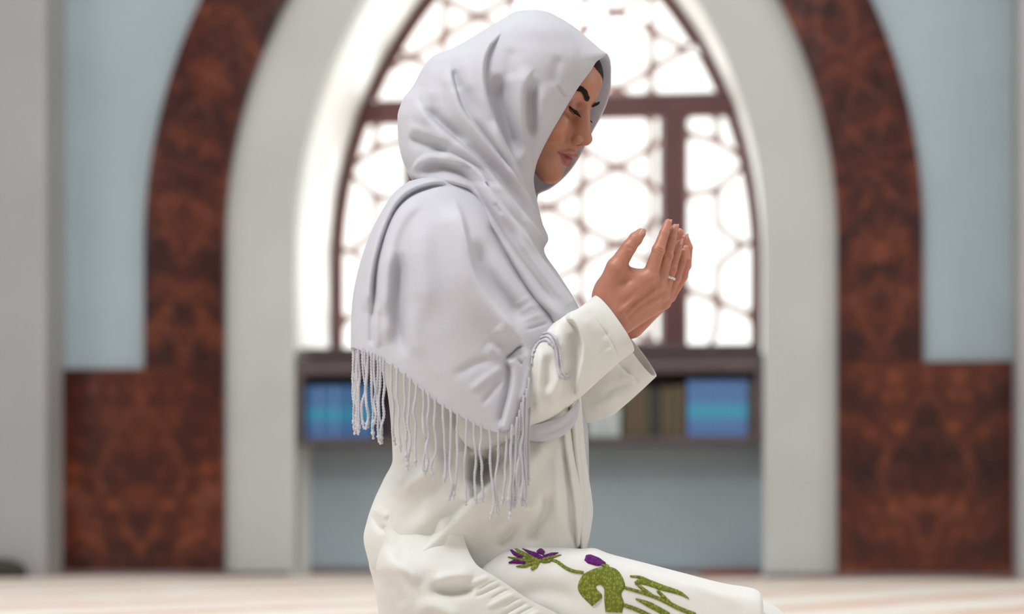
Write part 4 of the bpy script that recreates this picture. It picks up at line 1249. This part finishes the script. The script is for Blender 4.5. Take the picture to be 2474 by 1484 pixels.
# ------------------------------------------------------------------ brows, lashes, eyes, hair
def vnormals(V, F):
    n = np.cross(V[F[:, 2]] - V[F[:, 0]], V[F[:, 3]] - V[F[:, 1]]); out = np.zeros_like(V)
    for k in range(4):
        for c in range(3): out[:, c] += np.bincount(F[:, k], n[:, c], len(V))
    return out / np.maximum(np.linalg.norm(out, axis=1, keepdims=True), 1e-9)
HN = vnormals(HVf, HF)
if (HN[:, 2] * (HVf[:, 2] - HVf[:, 2].mean())).mean() < 0: HN = -HN
def pick(x, y):
    """point of the face surface seen at photo pixel (x, y)"""
    d = (HVf[:, 0] - x) ** 2 + (HVf[:, 1] - y) ** 2
    m = np.where((d < 9) & (HN[:, 2] < 0.15))[0]
    if len(m) == 0: m = np.argsort(d)[:3]
    q = m[np.argmin(HVf[m, 2] + 0.3 * d[m])]
    return np.array([x, y, HVf[q, 2]]), HN[q]
def hairs(name, roots, tips, mids, r0, mat, parent, sides=4):
    """tapered curved hairs as one mesh (too fine to pick apart)"""
    V = []; F = []
    for a, m, b in zip(roots, mids, tips):
        base = len(V); pts = [a, 0.25 * a + 0.5 * m + 0.25 * b, b]
        d = (b - a) / max(1e-6, np.linalg.norm(b - a)); u_ = np.cross(d, (0.3, 0.2, 0.9)); u_ /= max(1e-6, np.linalg.norm(u_)); v_ = np.cross(d, u_)
        for p, r in zip(pts, (r0, r0 * 0.75, r0 * 0.15)):
            for k in range(sides):
                t = 2 * math.pi * k / sides; V.append(p + r * (math.cos(t) * u_ + math.sin(t) * v_))
        for j in range(2):
            for k in range(sides): F.append((base + j * sides + k, base + j * sides + (k + 1) % sides, base + (j + 1) * sides + (k + 1) % sides, base + (j + 1) * sides + k))
    return fast_mesh(name, unproj(np.array(V)), np.array(F), mat, parent)
N = NT('dark_brown_hair', (0.020, 0.013, 0.011), 0.65)
N.p.inputs['Specular IOR Level'].default_value = 0.15
tc = N.n('ShaderNodeTexCoord'); wv = N.n('ShaderNodeTexNoise', i_Scale=300.0); N.l(tc.outputs['Object'], wv.inputs['Vector']); N.bump(wv.outputs['Fac'], 0.6, 0.002)
M_HAIR = N.m
rs = np.random.RandomState(4)
def brow(name, upper, lower, n, L, dirn, r0):
    U = catmull(np.array(upper, float), 40); Lw = catmull(np.array(lower, float), 40)
    ro, mi, ti = [], [], []
    for _ in range(n):
        t = rs.uniform(0, 1) * 39; i = int(t); f = rs.uniform(0, 1)
        p = U[i] * (1 - f) + Lw[i] * f
        j = min(39, i + 4) if dirn > 0 else max(0, i - 4)
        c = (U[i] + Lw[i]) / 2; c2 = (U[j] + Lw[j]) / 2; d = (c2 - c); d = d / max(1e-6, np.linalg.norm(d))
        d = d + np.array([0.1, -0.35]) * rs.uniform(0, 1); e = p + d * L * rs.uniform(0.6, 1.1)
        P, n_ = pick(*p); E, n2 = pick(*e)
        if abs(E[2] - P[2]) > 12: E[2] = P[2]
        ro.append(P + n_ * 0.3); ti.append(E + n2 * 1.0); mi.append((P + E) / 2 + n_ * 1.6)
    o = hairs(name, ro, ti, mi, r0, M_HAIR, body); tag(o, kind='stuff')
brow('eyebrow', [(1384, 214), (1394, 210), (1402, 209), (1413, 216), (1421, 227), (1425, 237)], [(1382, 219), (1392, 219), (1404, 222), (1411, 232), (1414, 244), (1423, 244)], 420, 8, -1, 0.85)
brow('eyebrow', [(1429, 257), (1436, 250.5), (1441, 248.5), (1444.5, 247.5)], [(1431, 259.5), (1437, 257), (1441, 254.5), (1444, 252)], 110, 5, 1, 0.8)
# eyes
N = NT('eye', (0.62, 0.58, 0.55), 0.15)
tc = N.n('ShaderNodeTexCoord'); sp = N.n('ShaderNodeVectorMath', operation='DISTANCE'); N.l(tc.outputs['Generated'], sp.inputs[0]); sp.inputs[1].default_value = (0.98, 0.5, 0.36)
N.l(N.ramp(sp.outputs['Value'], [(0.14, (0.01, 0.008, 0.007)), (0.16, (0.10, 0.05, 0.02)), (0.29, (0.08, 0.04, 0.02)), (0.31, (0.62, 0.57, 0.54))]), N.p.inputs['Base Color'])
M_EYE = N.m
for s in (1, -1):
    th_ = np.linspace(0, math.pi, 17); ph_ = np.linspace(0, 2 * math.pi, 25)
    P = np.array([[(-41 + 19.8 * math.sin(t) * math.cos(f), s * 53 + 19.8 * math.sin(t) * math.sin(f), 3 + 19.8 * math.cos(t)) for f in ph_] for t in th_])
    fast_mesh('eye', unproj(head_to_fig(P)).reshape(-1, 3), grid_faces(17, 25), M_EYE, body)
    # upper lashes and liner
    edge = catmull(np.array([(-18.5, 35, -2.0), (-15.8, 45, -2.2), (-16.0, 55, -2.6), (-21, 65, -1.8), (-28, 74, 1)]) * np.array([1, s, 1]), 46)
    ro, mi, ti = [], [], []
    for i in range(46):
        for _ in range(3):
            f = i / 45; p = edge[i] + rs.normal(0, 0.5, 3); L_ = (8 + 8 * math.sin(math.pi * min(1, f * 0.8 + 0.2))) * rs.uniform(0.8, 1.15)
            e = p + np.array([0.92, s * (-0.25 + 0.8 * f), -0.50]) * L_; m_ = p + np.array([0.75, s * (-0.1 + 0.4 * f), -0.75]) * L_ * 0.55
            ro.append(head_to_fig(p)); ti.append(head_to_fig(e)); mi.append(head_to_fig(m_))
    o = hairs('eyelashes', ro, ti, mi, 0.95, M_HAIR, body); tag(o, kind='stuff')
    V = []; low_ = catmull(np.array([(-18.5, 36, -7.5), (-16.5, 48, -10.6), (-18.5, 58, -10.6), (-26, 70, -6)]) * np.array([1, s, 1]), 30)
    for nm, E_, r_ in (('eyeliner', edge, 2.3), ('eyeliner', low_, 0.9)):
        ring_ = np.array([[E_[i] + r_ * np.array([math.cos(t) * 1.0, 0, math.sin(t)]) for t in np.linspace(0, 2 * math.pi, 7)] for i in range(len(E_))])
        fast_mesh(nm, unproj(head_to_fig(ring_)).reshape(-1, 3), grid_faces(len(E_), 7), M_HAIR, body)
# hair under the hood: a cap a little off the scalp
hl = 99 + 0.35 * HV[:, 1] + 0.0007 * HV[:, 1] ** 2 + np.where(HV[:, 0] < -110, -(-110 - HV[:, 0]) * 1.2, 0)
msk = HV[:, 2] > hl
fm = msk[HF].all(1); used = np.unique(HF[fm]); remap = np.full(len(HV), -1); remap[used] = np.arange(len(used))
depth = np.clip((HV[used, 2] - hl[used]) / 12, 0, 1)[:, None]
fast_mesh('hair', unproj(HVf[used] + HN[used] * (0.6 + 1.6 * depth)), remap[HF[fm]], M_HAIR, body)
# ------------------------------------------------------------------ helpers to lay things on finished cloth
def surf_q(grids, x, y, rad=9.0):
    best = None
    for G in grids:
        d2 = (G[..., 0] - x) ** 2 + (G[..., 1] - y) ** 2
        m = d2 < rad * rad
        if m.any():
            q = float(np.min(G[..., 2][m])); best = q if best is None else min(best, q)
    return best
# ------------------------------------------------------------------ fringe of the scarf
rf = np.random.RandomState(11)
def strand(path, r=3.4, twist=0.42, knot=True, name='fringe_strand', parent=None, mat=None):
    P = catmull(np.array(path, float), max(24, int(np.linalg.norm(np.diff(np.array(path, float), axis=0), axis=1).sum() / 3.0)))
    n = len(P); T = np.gradient(P, axis=0); T /= np.linalg.norm(T, axis=1, keepdims=True)
    U = np.cross(T, np.array([0.05, 0.02, 1.0])); U /= np.linalg.norm(U, axis=1, keepdims=True); Vv = np.cross(T, U)
    k = 8; s = np.concatenate([[0], np.cumsum(np.linalg.norm(np.diff(P, axis=0), axis=1))]); L = s[-1]
    out = np.zeros((n, k + 1, 3)); ph = rf.uniform(0, 6)
    for i in range(n):
        rr = r * (0.9 + 0.1 * math.sin(s[i] * 0.11 + ph))
        if knot:
            e = L - s[i]
            rr *= 1 + 0.75 * math.exp(-((e - 15) / 4.0) ** 2)
            if e < 10: rr *= 0.75 + 0.55 * (1 - e / 10) if e > 1.5 else 0.6
        for j in range(k + 1):
            a = 2 * math.pi * j / k; rad = rr * (1 + 0.30 * math.cos(2 * (a - twist * s[i] - ph)))
            out[i, j] = P[i] + rad * (math.cos(a) * U[i] + math.sin(a) * Vv[i])
    o = fast_mesh(name, unproj(out).reshape(-1, 3), grid_faces(n, k + 1), mat or M_SCARF, parent or scarf)
    return o
def hang(x, y, q, L, sway=5.0, dx=0.0, r=3.4):
    n = 7; pts = []; sx = rf.normal(0, 1, n); sq = rf.normal(0, 1, n)
    for i in range(n):
        f = i / (n - 1); amp = math.sin(min(1, f * 1.6) * math.pi / 2)
        pts.append((x + dx * f + sway * amp * sx[i] * 0.55, y - 6 + L * f, q - 2 + 2.5 * amp * sq[i]))
    strand(pts, r)
hem = CAPE[-1]
hs = np.concatenate([[0], np.cumsum(np.linalg.norm(np.diff(hem[:, :2], axis=0), axis=1))])
nu_c = len(hem)
i_corner = int(nu_c * 2 / 8); i_left = int(nu_c * 5 / 8)
# front bunch beside the sleeve
for f, L in ((0.10, 330), (0.20, 300), (0.30, 322), (0.40, 295), (0.48, 280), (0.56, 265), (0.64, 240), (0.72, 250), (0.82, 215), (0.92, 190)):
    p = hem[int(i_corner * f)]; hang(p[0] + rf.uniform(-4, 4), p[1] + 2, p[2] - 4 - 3 * rf.uniform(), L * rf.uniform(0.92, 1.0), 4.0, rf.uniform(-22, -4))
# along the hem to the back
pos = hs[i_corner] + 6
while pos < hs[int(nu_c * 4.05 / 8)]:
    i = int(np.searchsorted(hs, pos)); p = hem[min(i, nu_c - 1)]
    hang(p[0], p[1], p[2] - 1, rf.uniform(188, 226), 5.5, rf.uniform(-10, 8)); pos += rf.uniform(17, 24)
end = hs[i_left]
while pos < end:
    i = int(np.searchsorted(hs, pos)); p = hem[min(i, nu_c - 1)]
    hang(p[0], p[1], p[2] - 1, rf.uniform(178, 215), 5.0, rf.uniform(-4, 8)); pos += rf.uniform(7.0, 9.5)
# round the back, seen edge on
for i in range(i_left, int(nu_c * 6.3 / 8), 5):
    p = hem[i]; hang(p[0] + 4, p[1], p[2], rf.uniform(185, 215), 4.0, rf.uniform(-3, 8))
# loose ends falling over the sleeve
depth_map('sleeve', SLV, 1180, 1560, 700, 1110)
for pth in ([(1286, 862), (1288, 838), (1300, 815), (1322, 804), (1340, 815), (1352, 845), (1356, 880), (1362, 905), (1377, 912)],
            [(1290, 850), (1298, 824), (1318, 812), (1334, 822), (1344, 850), (1347, 885), (1352, 908), (1366, 915)],
            [(1284, 880), (1287, 850), (1303, 826), (1322, 822), (1338, 838)]):
    pa = np.array(pth, float); q = depth_at('sleeve', pa[:, 0], pa[:, 1]) - 5
    q = np.minimum(q, -262); strand(np.column_stack([pa, q]), 3.3)

# ------------------------------------------------------------------ remaining scarf and robe pieces
def band_loft(A, B, qa, qb, nu, nv, belly=6.0):
    A = catmull(np.array(A, float), nv); B = catmull(np.array(B, float), nv); G = np.zeros((nv, nu, 3))
    qa = np.interp(np.linspace(0, 1, nv), np.linspace(0, 1, len(np.atleast_1d(qa))), np.atleast_1d(qa)); qb = np.interp(np.linspace(0, 1, nv), np.linspace(0, 1, len(np.atleast_1d(qb))), np.atleast_1d(qb))
    for j in range(nu):
        f = j / (nu - 1); G[:, j, :2] = A * (1 - f) + B * f; G[:, j, 2] = qa * (1 - f) + qb * f - belly * math.sin(math.pi * f)
    return G
TAIL = band_loft([(1398, 962), (1380, 988), (1352, 1010), (1322, 1020), (1290, 1026), (1255, 1022)], [(1399, 984), (1391, 1018), (1367, 1047), (1334, 1062), (1302, 1066), (1262, 1060)], [-180, -205, -225, -240, -246, -246], [-176, -196, -214, -226, -232, -236], 40, 90)
TAIL = sculpt(TAIL, [([(1392, 992), (1370, 1022), (1335, 1042), (1295, 1048)], 7, -8, 'r', 0.2), ([(1384, 985), (1355, 1016), (1320, 1030)], 6, 5, 'r', 0.2)])
cloth('scarf_tail', TAIL, M_SCARF, scarf)
rows = []
for y, x in ((960, 1400), (1000, 1413), (1060, 1420), (1120, 1421), (1180, 1422), (1230, 1421), (1262, 1417)):
    rows.append([(x - 18, y, -30), (x - 4, y, 5), (x, y, 60), (x - 3, y, 120), (x - 14, y, 180), (x - 40, y, 220)])
cloth('scarf_end', loft(rows, 60, 80), M_SCARF, scarf)
# front edges of the open robe: two narrow plackets
rows = []
for y, xa, xb in ((960, 1378, 1402), (1040, 1384, 1408), (1120, 1391, 1416), (1200, 1398, 1428), (1240, 1401, 1431), (1290, 1402, 1424), (1325, 1405, 1416), (1340, 1408, 1416)):
    rows.append([(xa - 6, y, -120), (xa, y, -150), (xa + 0.35 * (xb - xa), y, -150), (xa + 0.75 * (xb - xa), y, -125), (xb, y, -80), (xb - 6, y, -30)])
PLK = loft(rows, 60, 140)
PLK = sculpt(PLK, [([(1392, 1000), (1398, 1080), (1406, 1160), (1412, 1240), (1411, 1320)], 4, -9, 'r', 0.1)])
cloth('front_placket', PLK, M_ROBE, robe)

# ------------------------------------------------------------------ embroidery on the lap
depth_map('lap', LAP, 1160, 1860, 1310, 1500, 2.0)
def stitched(name, col, dark):
    N = NT(name, col, 0.6); N.p.inputs['Specular IOR Level'].default_value = 0.25
    tc = N.n('ShaderNodeTexCoord'); vo = N.n('ShaderNodeTexVoronoi', i_Scale=260.0); N.l(tc.outputs['Object'], vo.inputs['Vector'])
    N.l(N.ramp(vo.outputs['Distance'], [(0.1, col), (0.6, dark)]), N.p.inputs['Base Color'])
    wv = N.n('ShaderNodeTexWave', i_Scale=140.0, i_Distortion=4.0, i_Detail=1.0); N.l(tc.outputs['Object'], wv.inputs['Vector'])
    N.bump(math_node(N, 'ADD', wv.outputs['Fac'], vo.outputs['Distance']), 0.7, 0.002)
    return N.m
M_GREEN = stitched('green_silk_thread', (0.36, 0.42, 0.065), (0.17, 0.21, 0.025))
M_PURPLE = stitched('purple_silk_thread', (0.22, 0.012, 0.28), (0.11, 0.006, 0.15))
def lay(name, A, B, mat, lift=2.4, nv=None, nu=9):
    A = np.array(A, float); B = np.array(B, float); nv = nv or 8 * len(A)
    A = catmull(A, nv); B = catmull(B, nv); G = np.zeros((nv, nu, 3))
    for j in range(nu):
        f = j / (nu - 1); G[:, j, :2] = A * (1 - f) + B * f
    base = depth_at('lap', G[..., 0], G[..., 1])
    e = np.sin(math.pi * np.linspace(0, 1, nu))[None, :] ** 0.5
    G[..., 2] = base - 2.2 - lift * e
    o = fast_mesh(name, unproj(G).reshape(-1, 3), grid_faces(nv, nu), mat, robe)
    sm = o.modifiers.new('thickness', 'SOLIDIFY'); sm.thickness = 0.001; sm.offset = 0
    return o
def ribbon(name, path, widths, mat, **k):
    P = catmull(np.array(path, float), 24); w_ = np.interp(np.linspace(0, 1, 24), np.linspace(0, 1, len(widths)), widths) / 2
    T = np.gradient(P, axis=0); T /= np.linalg.norm(T, axis=1, keepdims=True); Nn = np.column_stack([-T[:, 1], T[:, 0]])
    return lay(name, P + Nn * w_[:, None], P - Nn * w_[:, None], mat, nv=40, **k)
lay('embroidered_leaf', [(1431, 1465), (1402, 1435), (1397, 1413), (1412, 1387), (1450, 1371), (1480, 1372), (1499, 1387), (1510, 1416), (1501, 1435), (1507, 1458), (1502, 1481)],
    [(1454, 1446), (1453, 1436), (1441, 1424), (1440, 1417), (1447, 1413), (1454, 1415), (1460, 1424), (1460, 1432), (1460, 1445), (1461, 1460), (1463, 1479)], M_GREEN, nv=110, nu=16)
for pth, wd in (([(1329, 1353), (1345, 1357), (1365, 1371), (1385, 1380), (1410, 1384)], [4, 7, 7, 6]), ([(1509, 1420), (1560, 1435), (1600, 1450), (1640, 1470), (1680, 1486)], [6, 7, 9, 9]),
                ([(1506, 1462), (1535, 1472), (1575, 1490)], [8, 9, 9]), ([(1542, 1414), (1560, 1428), (1576, 1438)], [6, 7, 4]), ([(1588, 1427), (1603, 1442), (1622, 1459)], [6, 7, 5])):
    ribbon('embroidered_stem', pth, wd, M_GREEN)
for pth, wd in (([(1522, 1392), (1550, 1396), (1580, 1410)], [2, 6, 4]), ([(1534, 1410), (1555, 1405), (1600, 1420), (1640, 1432), (1664, 1446)], [8, 15, 13, 9, 1]),
                ([(1536, 1447), (1570, 1462), (1616, 1487)], [2, 13, 12]), ([(1239, 1321), (1262, 1338), (1300, 1354)], [1, 11, 8]), ([(1227, 1346), (1260, 1353), (1300, 1355)], [1, 9, 6]),
                ([(1247, 1369), (1270, 1367), (1297, 1356)], [1, 9, 5]), ([(1284, 1377), (1292, 1368), (1303, 1356)], [5, 15, 5]), ([(1303, 1353), (1330, 1347), (1356, 1341)], [5, 8, 1]), ([(1298, 1354), (1315, 1357), (1330, 1357)], [4, 8, 2]),
                ([(1448, 1361), (1460, 1366), (1470, 1370)], [3, 8, 9])):
    ribbon('embroidered_leaf', pth, wd, M_GREEN)
for pth, wd in (([(1229, 1323), (1244, 1338), (1263, 1347)], [1, 9, 7]), ([(1262, 1326), (1290, 1340), (1310, 1350)], [1, 12, 8]), ([(1297, 1335), (1306, 1333), (1315, 1338)], [5, 15, 8]), ([(1312, 1346), (1332, 1340), (1349, 1336)], [6, 8, 1]),
                ([(1229, 1360), (1248, 1357), (1270, 1360)], [2, 11, 5]), ([(1414, 1348), (1424, 1351), (1445, 1358), (1463, 1362)], [12, 22, 20, 4])):
    ribbon('embroidered_petal', pth, wd, M_PURPLE, lift=3.0)

# ------------------------------------------------------------------ ring and finger nails
N = NT('silver', (0.75, 0.73, 0.72), 0.22, Metallic=1.0); M_SILVER = N.m
N = NT('clear_stone', (0.9, 0.9, 0.92), 0.05, Metallic=0.6); M_STONE = N.m
ra, rb = np.array(FING['ring'][0][0]), np.array(FING['ring'][0][1]); tdir = (rb - ra) / np.linalg.norm(rb - ra); c0 = ra + 0.66 * (rb - ra); rad = 16.5 + 0.66 * (13.0 - 16.5) + 0.6
u1 = np.cross(tdir, (0, 0, 1.0)); u1 /= np.linalg.norm(u1); u2 = np.cross(tdir, u1)
Gt = np.array([[c0 + (rad + 1.3 * math.cos(b)) * (math.cos(a) * u1 + math.sin(a) * u2) + 3.4 * math.sin(b) * tdir for b in np.linspace(0, 2 * math.pi, 9)] for a in np.linspace(0, 2 * math.pi, 49)])
rg = fast_mesh('finger_ring', unproj(Gt).reshape(-1, 3), grid_faces(49, 9), M_SILVER, person)
rg['label'] = 'silver ring set with a row of small clear stones'
for k in range(15):
    a = 2 * math.pi * k / 24
    for sgn in (-1, 1):
        dirr = math.cos(a) * u1 + math.sin(a) * u2
        if dirr[2] > 0.5: continue
        cc = c0 + (rad + 1.2) * dirr + sgn * 1.7 * tdir
        P = np.array([[cc + 1.75 * np.array([math.sin(t) * math.cos(f), math.sin(t) * math.sin(f), math.cos(t)]) for f in np.linspace(0, 2 * math.pi, 7)] for t in np.linspace(0, math.pi, 5)])
        o = fast_mesh('stone', unproj(P).reshape(-1, 3), grid_faces(5, 7), M_STONE, rg)
        o.data.polygons.foreach_set('use_smooth', [False] * len(o.data.polygons))
M_NAIL = NT('fingernail', (0.62, 0.36, 0.30), 0.25).m
def nail(c, n_, tip, hw, hl, arch_=3.0):
    n_ = np.array(n_, float); n_ /= np.linalg.norm(n_); tip = np.array(tip, float); tip -= n_ * (tip @ n_); tip /= np.linalg.norm(tip); sd = np.cross(n_, tip)
    G = np.zeros((13, 11, 3))
    for i in range(13):
        f = -1 + 2 * i / 12; ww = hw * (1 - abs(f) ** 4) ** 0.25 if abs(f) < 1 else hw * 0.25
        for j in range(11):
            g = -1 + 2 * j / 10; G[i, j] = np.array(c) + tip * hl * f + sd * ww * g - n_ * arch_ * (g * ww / hw) ** 2
    o = fast_mesh('fingernail', unproj(G).reshape(-1, 3), grid_faces(13, 11), M_NAIL, body)
    sm = o.modifiers.new('thickness', 'SOLIDIFY'); sm.thickness = 0.0006; sm.offset = 0
nail((1553.5, 564, -112), (0.62, 0.30, -0.72), (0.60, -0.80, 0.1), 8.0, 11.5, 3.2)
nail((1647.5, 585, -36.5), (0.72, 0.05, -0.70), (0.35, -0.93, 0), 5.2, 8.5, 2.2)
nail((1662.5, 574, 39), (0.85, 0.0, -0.5), (-0.2, -0.97, 0), 5.5, 9.0, 2.2)
nail((1621.5, 538, -80), (0.85, 0.1, -0.5), (0.35, -0.93, 0.1), 4.8, 8.0, 2.0)
nail((1638.5, 549, -58), (0.85, 0.1, -0.5), (0.25, -0.95, 0.1), 4.8, 8.0, 2.0)
